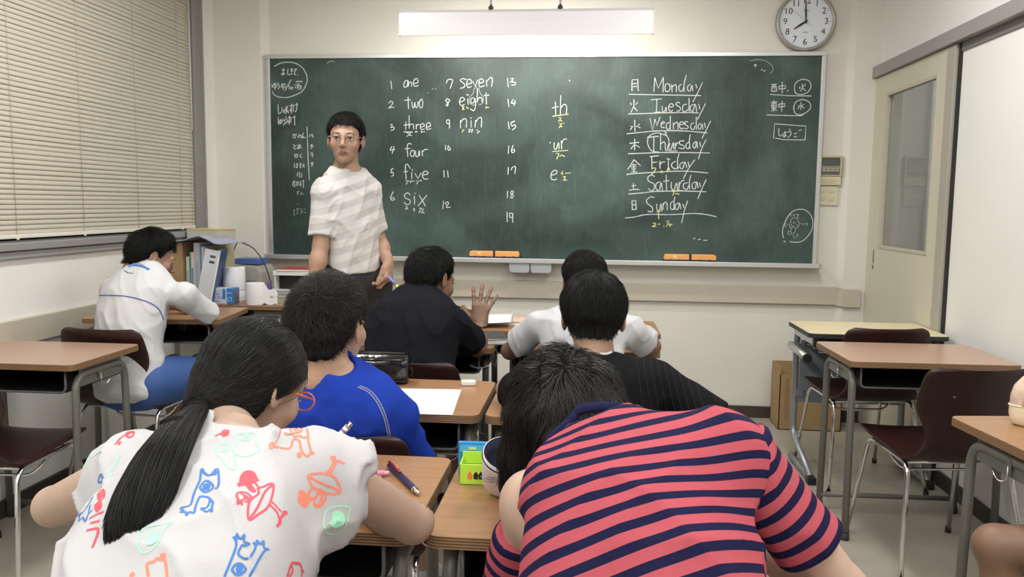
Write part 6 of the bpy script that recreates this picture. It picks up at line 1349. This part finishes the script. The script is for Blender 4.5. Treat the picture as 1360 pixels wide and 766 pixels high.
cords('white_undercollar', f6, ['797,470 806,470 815,466 826,459'], 2.1, M_wc, p6['root'], r=.004)
cords('rib_line', f6, [' '.join('%d,%d' % (x, y) for x, y in zip(np.linspace(845+i*9, 852+i*11, 6)+np.array([0, 2, 4, 6, 7, 8]), np.linspace(472+i*1.5, 590, 6))) for i in range(9)], 2.1, mat('rib_black', (.009, .009, .010), .95), p6['root'], r=.0011, off=.0)
wc_ = npv(p6['arms']['R'][1])

# ---- child at the right edge: only a bare knee and blue shorts reach into the frame
p9 = person(dict(label='seated child at the right edge, only a bare knee and blue shorts in view', s=.90, hs=.93, w=.95, skin=SK_brown, face=False,
    pelvis=(1.47, 1.78, .52), neck=(1.49, 1.76, .98), shL=(1.36, 1.64, .92), shR=(1.50, 1.93, .92), head=(1.46, 1.80, 1.08), hf=(-.9, .4, -.3), hu=(0, 0, 1),
    elL=(1.27, 1.68, .74), wrL=(1.15, 1.86, .74), elR=(1.42, 2.05, .75), wrR=(1.25, 2.15, .74), knL=(1.13, 1.72, .52), knR=at(1322, 724, Y=2.02), anL=(1.12, 1.72, .09), anR=(1.10, 2.02, .09), toeL=(1.0, 1.76, .045), toeR=(.97, 2.06, .045)))
make_shirt(p9, M_wc, hem=-.04, sleeves=.6, seed=3, res=.009)
make_legwear(p9, MATS['blue_shorts'], [(1.13, 1.72, .52), tuple(at(1322, 724, Y=2.02))], [(0, 0, 0)]*2, frac=.62, r=(.10, .088))
shoes(p9, [(1.0, 1.76, .045), (.97, 2.06, .045)], [(1.12, 1.72, .09), (1.10, 2.02, .09)], MATS['indoor_shoe'])
add_hair(p9, n=1200)

# ---- girl with the ponytail (foreground left)
p7 = person(dict(label='girl with a long black ponytail in a white T-shirt printed with coloured doodles', s=.90, hs=.93, w=1.0, d=1.0, skin=SK_pale,
    pelvis=(-.55, .80, .50), neck=at(312, 591, Y=1.20), shL=at(165, 632, Y=1.17), shR=at(416, 620, Y=1.14), head=at(337, 513, Y=1.375), hf=(.42, .80, -.42), hu=(.22, .45, 1),
    elL=at(72, 672, Y=1.33), wrL=(-.72, 1.43, .735), elR=at(548, 693, Y=1.29), wrR=at(458, 655, Y=1.43), arm=1.08,
    knL=(-.68, 1.20, .50), knR=(-.45, 1.20, .50), anL=(-.68, 1.25, .09), anR=(-.45, 1.25, .09), hunch=.02))
M_wd = cloth('white_print_tee', (.50, .495, .515))
T7 = [(-.06, 0, 0, .02, .02, .02, .02), (-.04, 0, 0, .20, .19, .14, .14), (.08, 0, -.01, .134, .185, .13, .14), (.2, 0, -.02, .140, .182, .125, .13), (.31, 0, -.025, .166, .174, .12, .12), (.40, 0, -.02, .174, .166, .11, .11), (.465, 0, -.01, .155, .148, .10, .09), (.51, 0, 0, .115, .118, .08, .07), (.545, 0, 0, .075, .08, .06, .05), (.57, 0, 0, .03, .03, .03, .03)]
def x7(f):
    f.add(collar_fn(p7, .088, .068, .030), .03)
    for side, sg in (('L', -1), ('R', 1)):
        sh, e_, wr = p7['arms'][side]; ax = unit(e_-sh); f.add(rc(sh+ax*.02+npv((0, -.005, -.02)), sh+ax*(.022 if side == 'R' else .015)+npv((0, -.01, -.035)), .052, .054), .04)
o7, f7, V_ = make_shirt(p7, M_wd, table=T7, hem=-.04, sleeves={'L': .16, 'R': .18}, sl_r=(.055, .062), neck_r=.052, folds=(.022, 6.5), seed=51, res=.0055, extra=x7)
make_legwear(p7, mat('navy_shorts', (.03, .04, .08), .8), [(-.68, 1.20, .50), (-.45, 1.20, .50)], [(0, 0, 0)]*2)
shoes(p7, [(-.68, 1.40, .045), (-.45, 1.40, .045)], [(-.68, 1.25, .09), (-.45, 1.25, .09)], MATS['indoor_shoe'])
# hair pulled back to the tie
hd7 = p7['hd']; tie = hd7.loc(npv(at(266, 536, Y=1.27))[None])[0]
HL_G = ([-.12, -.08, -.045, -.022, .0, .022, .040, .060, .10], [-.150, -.145, -.125, -.040, .006, .000, .045, .064, .068])
np_a, np_b = hd7.loc(npv(at(288, 530, Y=1.285))[None])[0], hd7.loc(npv(at(338, 538, Y=1.315))[None])[0]
ex = lambda q: smin(smin(rc(np_a, np_b, .024, .022)(q), rc((0, -.085, -.02), tie, .045, .018)(q), .05), rc((0, -.070, -.05), (.010, -.072, -.128), .050, .040)(q), .02)
base7 = hair_cap(hd7, .016, HL_G, ex, .0); fb7 = hd7.wrap(base7)
V, F = polygonise(fb7, hd7.c-.18, hd7.c+.18, .0036); field_obj('hair', V, F, M_scalp, p7['root'])
tieW = hd7.w(tie)
def flow7(P): v = npv(tieW)-P; v /= np.linalg.norm(v, axis=1, keepdims=True)+1e-6; up = hd7.R[:, 2]; return v.astype(f4)
q7 = hd7.loc(V); ok = q7[:, 2] > np.interp(q7[:, 1], HL_G[0], HL_G[1])+.006
roots = sample(V, 9000, ok); dist = np.linalg.norm(roots-tieW, axis=1)
full7 = hd7.wrap(lambda q: smin(smin(smin(el((0, -.012, .030), (.073, .092, .084))(q), el((0, .024, -.034), (.059, .064, .070))(q), .035), rc((0, -.035, -.03), (0, -.055, -.12), .052, .050)(q), .03)-.016, ex(q), .02))
paths = grow(full7, roots, flow7, (np.minimum(dist*RNG.uniform(.5, .98, len(dist)), .16)).astype(f4), 9, (-.001, .0035), 0, jitter=.06)
strands_obj('hair_strands', paths, M_hair, p7['root'], .00075, .7)
# hair elastic and tail
tl = [tieW, npv(at(258, 548, Y=1.20)), npv(at(235, 575, Y=1.115)), npv(at(211, 615, Y=1.045)), npv(at(192, 660, Y=1.0)), npv(at(178, 700, Y=.965)), npv(at(170, 728, Y=.95))]
rad_t = [.016, .022, .034, .041, .043, .038, .027]
tf = Field()
for i in range(5): tf.add(rc(tl[i], tl[i+1], rad_t[i]*.62, rad_t[i+1]*(.62 if i < 4 else .3), ((.2, -1, .3), .62)), .02)
V, F = polygonise(tf, np.min(tl, 0)-.08, np.max(tl, 0)+.08, .005); field_obj('ponytail', V, F, M_scalp, p7['root'])
C7 = np.array([list(v) for v in catmull([Vector(p) for p in tl], 5)]); R7 = np.interp(np.linspace(0, 6, len(C7)), range(7), rad_t); nS = 7500
ang = RNG.uniform(0, 6.283, nS); rr = np.sqrt(RNG.uniform(.12, 1, nS)); rr2 = np.clip(rr+RNG.normal(size=nS)*.10, 0, 1.12)
side_v = unit(np.cross(npv(tl[3])-npv(tl[1]), (0, -1, .3))); dep = unit(np.cross(side_v, npv(tl[3])-npv(tl[1])))
paths = np.zeros((nS, len(C7), 3)); ends = RNG.uniform(.68, 1.0, nS)**.6
for i in range(len(C7)):
    u_ = i/(len(C7)-1); tt = u_*ends; c = np.stack([np.interp(tt*(len(C7)-1), range(len(C7)), C7[:, k]) for k in range(3)], 1); r = np.interp(tt*(len(C7)-1), range(len(C7)), R7)*(rr*(1-u_)+rr2*u_)
    wob = .004*np.sin(u_*5+ang*3)*u_; paths[:, i] = c+np.outer(np.cos(ang)*r+wob, side_v)+np.outer(np.sin(ang)*r*.62, dep)
paths = paths[:, ::2]; strands_obj('ponytail_strands', paths, M_hair, p7['root'], .0008, .5)
ring = [tieW+(npv(side_v)*math.cos(a)+npv((0, -.25, 1))*math.sin(a))*.021 for a in np.linspace(0, 6.283, 17)[:-1]]
o = MB().tube([Vector(p) for p in ring], .006, 8, closed=True).obj('hair_elastic', mat('elastic_black', (.01, .01, .01), .8)); o.parent = p7['root']; o.matrix_parent_inverse = Matrix.Translation(-Vector(p7['root'].location))
# coral glasses temple by the ear
g_ = MB()
for sx in (-1, 1):
    g_.tube([hd7.w((sx*.060, .098, .006)), hd7.w((sx*.082, .05, .004)), hd7.w((sx*.083, .0, .002)), hd7.w((sx*.080, -.02, -.014))], .0022, 6)
    g_.tube([hd7.w((sx*.0335+.026*math.cos(a), .106, .0+.018*math.sin(a))) for a in np.linspace(0, 6.283, 21)[:-1]], .0018, 6, closed=True)
g_.tube([hd7.w((-.008, .107, .004)), hd7.w((.008, .107, .004))], .0018, 6)
o = g_.obj('spectacles', mat('coral_frame', (.62, .16, .10), .35)); o.parent = p7['root']; o.matrix_parent_inverse = Matrix.Translation(-Vector(p7['root'].location)); o['label'] = 'coral coloured spectacles'
# doodle print
def doodle(colname, col, lines, r=.0013):
    sc = 1360/410; out = []
    for ln in lines.split(';'):
        ln = ln.strip()
        if ln: out.append([(90+float(a)/sc, 550+float(b)/sc) for a, b in (q.split(',') for q in ln.split())])
    ribbons('printed_doodle', f7, out, 1.15, mat(colname, col, .8), p7['root'], r*1.2)
BLU = ('print_blue', (.06, .19, .52)); COR = ('print_coral', (.85, .24, .16)); RED = ('print_red', (.66, .09, .12)); GRN = ('print_mint', (.38, .78, .55))
doodle(*BLU, '583,290 590,240 606,262 628,268 660,240 664,312 650,330; 583,290 556,350 540,400 498,412 510,424 496,430 520,432 524,446 536,430 556,436 562,412 578,370 592,362 626,372 614,410 588,414 600,424 614,430 628,418 634,430 636,404 640,390 626,372; 582,322 600,298 620,296 642,320 620,340 600,342 582,322; 604,306 600,320 606,334; 620,306 624,322 616,334; 612,304 612,336; 636,264 648,268 656,250; 594,250 600,262')
doodle(*BLU, '690,716 742,580 730,540 748,550 744,526 760,548 778,530 776,560 800,570 780,578 766,580 752,618 792,636 826,590 818,566 834,576 832,556 850,572 862,558 864,588 886,596 862,606 800,716; 722,684 740,662 764,660 784,684 764,704 740,706 722,684; 752,664 746,684 752,702; 760,664 766,684 758,702; 754,664 756,702')
doodle(*BLU, '134,300 140,274 150,266 150,296 134,300; 126,340 70,430 38,440 52,448 50,470 66,456 80,472 88,446 110,420; 100,400 92,440; 140,340 130,400')
doodle(*COR, '940,44 960,32 1000,36 1040,48 1056,76 1060,120 1070,160 1064,180 1050,184 1030,160 1020,118 994,112 980,148 950,150 910,140 900,132; 940,44 932,90 916,130; 890,138 896,126 908,130 908,146 894,150 890,138; 1014,184 1016,172 1026,176 1022,190 1014,184; 1068,176 1080,166 1080,178; 976,62 1000,50 1030,62 1020,78 990,80 976,62; 996,58 1000,70 1012,72 1016,60; 980,44 984,52; 1000,40 1000,48; 1020,42 1016,50; 956,80 970,88 990,84 1000,100 1020,94 1040,104 1056,98')
doodle(*COR, '1056,270 1080,262 1140,262 1180,284 1200,340 1150,350 1080,320 1056,270; 1066,276 1110,300 1160,320 1196,338; 1140,262 1170,214 1160,190 1176,188 1176,212 1190,204 1220,218; 1156,262 1184,216; 1080,322 1060,350 1070,370 1090,366 1110,330 1120,350 1110,390 1090,400 1086,380 1110,346 1130,344 1136,370 1120,400 1100,408 1084,398; 1040,352 1060,372 1086,372; 1110,370 1126,386')
doodle(*COR, '1012,372 1040,380 1064,392; 1016,380 1040,388 1050,410; 1014,362 1040,370; 1020,352 1030,344 1044,360 1040,376; 1024,390 1044,396; 1030,348 1036,396; 1044,352 1048,400', r=.0030)
doodle(*RED, '836,326 860,320 904,306 900,360 880,410 840,440 798,466 796,400 812,372 840,350 836,326; 900,312 870,340 850,380 830,420 800,462; 786,306 800,330 820,344; 826,304 846,330; 786,370 760,380 744,366 750,346 780,344 806,362 796,384 776,384; 760,346 780,360 800,384; 750,366 748,396 762,380 768,400; 886,396 920,430 932,470 920,494 936,480 940,450 966,434 950,430 944,456; 900,386 940,430')
doodle(*RED, '748,312 780,306 810,298 836,284; 768,304 772,276 790,256 812,262 824,286; 776,296 790,266 806,272 818,288; 782,290 800,280; 782,300 796,262; 800,298 808,266', r=.0034)
doodle(*RED, '786,312 806,318 822,344; 792,372 780,360', r=.0025)
doodle(*GRN, '740,140 744,96 760,84 790,90 800,80 828,90 830,130 844,150 826,172 780,186 750,180 728,174 740,210 736,240 716,240 680,200 660,176 654,150 670,134 700,130 720,140 740,180; 764,112 784,100 808,104 790,114 764,112; 676,160 690,152 708,156 692,164 676,160')
doodle(*GRN, '308,576 320,520 360,494 410,486 466,474 430,500 400,560 360,604 324,608 308,576; 1128,480 1136,430 1180,406 1240,410 1236,440 1220,500 1180,526 1140,520 1128,480', r=.0010)
doodle(*GRN, '352,540 370,524 386,534 384,554 366,564 352,552; 360,536 378,552; 366,530 366,560; 376,530 372,558; 1166,450 1190,440 1208,456 1200,480 1176,484 1164,466; 1172,450 1190,478; 1180,446 1180,480; 1190,444 1194,476; 1200,456 1170,470', r=.0042)
doodle(*GRN, '52,212 70,190 92,196 88,216 66,226 52,212; 90,200 120,180 150,160; 180,240 190,270 198,262; 186,250 214,210 230,180 212,196', r=.0010)
doodle(*COR, '292,500 330,440 380,400 410,396 420,420 380,440 350,446 330,480; 360,430 400,420; 356,716 350,660 380,650 390,636 412,640 430,650 438,716; 414,634 412,620 426,618 428,634; 276,716 284,700 292,714; 6,270 26,268 20,300 12,320 8,280', r=.0016)
doodle(*RED, '134,350 150,332 160,344 158,370 140,376 134,350; 120,400 140,384 146,410 130,426 120,400; 96,460 130,440 158,430; 84,512 134,506 120,560 108,588; 100,480 140,470; 210,134 236,102 264,88 284,78; 264,100 258,84 290,78 286,96 264,104; 226,136 232,120; 650,96 680,82 712,72; 676,90 690,70 706,74 700,90 680,94; 966,716 984,660 1000,656 1026,664 1030,716; 984,660 990,690 976,716; 1030,680 1040,700', r=.0016)
doodle(*RED, '138,352 156,344; 136,362 156,360; 140,346 148,372; 124,402 142,400; 126,410 140,396; 128,420 144,408; 682,86 704,80', r=.0030)

# ---- girl in the navy and pink striped top (foreground right)
p8 = person(dict(label='girl with bobbed black hair in a pink and navy striped cold-shoulder top', s=.95, hs=.955, w=.98, d=1.05, skin=SK_pale, arm=.86,
    pelvis=(.13, .76, .50), neck=at(812, 592, Y=1.14), shL=at(708, 668, Y=1.10), shR=at(985, 612, Y=1.03), head=at(747, 561, Y=1.33), hf=(-.42, .72, -.60), hu=(-.20, .60, 1),
    elL=at(680, 810, Y=1.17), wrL=(-.10, 1.36, .745), elR=at(1122, 782, Y=1.04), wrR=(.20, 1.33, .745), knL=(.02, 1.16, .50), knR=(.22, 1.16, .50), anL=(.02, 1.22, .09), anR=(.22, 1.22, .09), hunch=.02))
M_st = cloth('pink_navy_stripes', (.41, .080, .103), ((.010, .010, .042), .54, .99)); M_nv = cloth('navy_binding', (.010, .010, .042))
T8 = [(-.06, 0, 0, .02, .02, .02, .02), (-.04, 0, 0, .15, .15, .13, .12), (.08, 0, -.02, .128, .162, .125, .12), (.2, 0, -.04, .122, .164, .125, .12), (.32, 0, -.05, .120, .166, .125, .11), (.42, 0, -.045, .124, .164, .12, .10), (.50, .01, -.03, .120, .150, .105, .08), (.55, .01, -.015, .11, .125, .08, .06), (.59, 0, 0, .07, .08, .06, .05), (.62, 0, 0, .03, .03, .03, .03)]
def st_attr(q, V):
    t = q[:, 2]-.10*(q[:, 0]**2)*4+.03*np.exp(-((q[:, 2]-.50)/.08)**2)*q[:, 0]/.15; return (t-.13*q[:, 0])/.0262
p8['cold'] = True
sh8L, e8L, w8L = p8['arms']['L']; sh8R, e8R, w8R = p8['arms']['R']
f8 = Field(); f8.add(loft(p8['pel'], p8['R'], T8), 0); R8 = p8['R']
nk8 = p8['nk']
f8.add(rc(nk8+R8@npv((0, -.006, -.045)), sh8L+R8@npv((.042, -.01, .0)), .058, .050), .04).add(rc(nk8+R8@npv((0, -.006, -.045)), sh8R+R8@npv((-.025, -.012, .004)), .062, .062), .04)
def disp8(P):
    q = (P-p8['pel'])@R8; return (.015*ridge(np.stack([q[:, 0]*8+q[:, 2]*4, q[:, 1]*6, q[:, 2]*3.0], 1), 61)+.008*ridge(np.stack([q[:, 0]*9-q[:, 2]*9, q[:, 1]*8, q[:, 2]*8], 1), 66)-.007).astype(f4)
f8.disp(disp8)
a_ = nk8+R8@npv((0, .005, .005)); f8.cut(rc(a_, a_+unit(p8['hd'].w((0, -.04, -.09))-a_)*.2, .066, .068), .008)
f8.clip(p8['pel']+R8@npv((0, 0, -.05)), -R8[:, 2])
pts = np.array([p8['pel'], nk8, sh8L, sh8R]); V, F = polygonise(f8, pts.min(0)-.19, pts.max(0)+.19, .005); o8 = field_obj('shirt', V, F, M_st, p8['root'], {'stripe': st_attr((V-p8['pel'])@R8, V)})
# loose sleeves that start below the bare shoulders
def sleeve(sh, e_, t0, t1, r0, r1, seed, off=(0, 0, 0), flat=None):
    ax = unit(e_-sh); L_ = np.linalg.norm(e_-sh); o_ = npv(off); a, b = sh+ax*L_*t0+o_, sh+ax*L_*t1+o_*.3; fs = Field(); fs.add(rc(a-ax*.05, b+ax*.05, r0, r1), 0)
    fs.disp(lambda P: (.007*ridge(P*npv((13, 13, 9)), seed)-.003).astype(f4)); 
    fs.clip(a, -ax, .008).clip(b, ax, .008); V, F = polygonise(fs, np.minimum(a, b)-.13, np.maximum(a, b)+.13, .0045); t = (V-a)@ax
    field_obj('sleeve', V, F, M_st, p8['root'], {'stripe': (t/.0250+.50).astype(f4)}); 
    return a, b, ax
sleeve(sh8L, e8L, .26, 1.06, .043, .045, 71, off=(-.006, 0, 0)); sleeve(sh8R, e8R, -.10, .66, .050, .046, 73, off=(.0, -.004, .0))
# navy collar binding
def ringon(fld, c, axis, r, n=40, tube=.007):
    axis = unit(axis); u1 = unit(np.cross(axis, (0, 0, 1.))); u2 = np.cross(axis, u1); out = []
    for a in np.linspace(0, 2*math.pi, n+1)[:-1]:
        P = (c+(u1*math.cos(a)+u2*math.sin(a))*r).astype(f4)
        out.append(P)
    P = np.array(out, f4)
    for _ in range(12):
        d = fld(P); G = grad(fld, P, .002); G /= np.linalg.norm(G, axis=1, keepdims=True)+1e-9; P = (P-G*np.clip(d-.001, -.01, .01)[:, None]).astype(f4)
    return P
hd8 = p8['hd']; ax8 = unit(hd8.w((0, -.04, -.09))-nk8)
P_ = ringon(f8, nk8+ax8*.008+R8@npv((-.010, 0, 0)), ax8, .080); o = MB().tube([Vector(p) for p in P_], .0115, 8, closed=True, flat=.6).obj('collar', M_nv); o.parent = p8['root']; o.matrix_parent_inverse = Matrix.Translation(-Vector(p8['root'].location)); o['label'] = 'navy ribbed collar'
make_legwear(p8, MATS['navy_shorts'], [(.02, 1.16, .50), (.22, 1.16, .50)], [(0, 0, 0)]*2)
shoes(p8, [(.02, 1.37, .045), (.22, 1.37, .045)], [(.02, 1.22, .09), (.22, 1.22, .09)], MATS['indoor_shoe'])
# bobbed hair that falls forward and down over the bowed face
HL_B = ([-.12, -.08, -.045, -.015, .005, .022, .040, .060, .10], [-.085, -.085, -.080, -.070, -.060, -.02, .040, .062, .066])
def lobes(P):
    Z8 = [((714, 522, 1.37), (686, 608, 1.34), .046, .024), ((686, 604, 1.34), (676, 642, 1.33), .022, .009), ((706, 560, 1.31), (702, 632, 1.30), .040, .020), ((790, 520, 1.30), (812, 556, 1.26), .046, .026), ((740, 560, 1.27), (752, 604, 1.235), .052, .030), ((770, 540, 1.28), (800, 575, 1.235), .050, .026)]
    d = None
    for (u0, v0, y0), (u1, v1, y1), r0, r1 in Z8:
        v = rc(at(u0, v0, Y=y0), at(u1, v1, Y=y1), r0, r1)(P); d = v if d is None else smin(d, v, .02)
    return d
skull = lambda q: smin(smin(el((0, -.012, .030), (.073, .092, .084))(q), el((0, .024, -.034), (.059, .064, .070))(q), .035), rc((0, -.035, -.03), (0, -.055, -.12), .052, .050)(q), .03)
full8 = lambda P: smin(hd8.wrap(lambda q: skull(q)-.014)(P), lobes(P), .02)
def fb8(P):
    q = hd8.loc(P); line = np.interp(q[:, 1], HL_B[0], HL_B[1]).astype(f4)
    return smin(smax(hd8.wrap(lambda q: skull(q)-.016)(P), (line-q[:, 2])*hd8.s, .01), lobes(P), .02)+.003-.006*ridge(P*npv((26, 26, 14)), 3)
V, F = polygonise(fb8, hd8.c-.24, hd8.c+.2, .0038); field_obj('hair', V, F, M_scalp, p8['root'])
n8 = 12000; W8 = npv(at(748, 478, Y=1.26)); roots = sample(V, n8, fb8(V) < 9)
cl = roots*24; cj = np.stack([vnoise(cl, 5), vnoise(cl, 6), vnoise(cl, 7)], 1)*.55
def fl8(P):
    v = P-W8; n_ = np.linalg.norm(v, axis=1, keepdims=True)+1e-6; v = v/n_; return (v*(.9-.5*np.clip(n_/.2, 0, 1))+npv((-.12, 0, -.85))*np.clip(n_/.10, 0, 1)).astype(f4)
ln = (.085*RNG.uniform(.5, 1.15, n8)).astype(f4)
paths = grow(full8, roots, lambda P: fl8(P)+cj, ln, 10, (-.001, .008), .25, jitter=.12, clump=.010)
strands_obj('hair_strands', paths, M_hairb, p8['root'], .0008, .4)
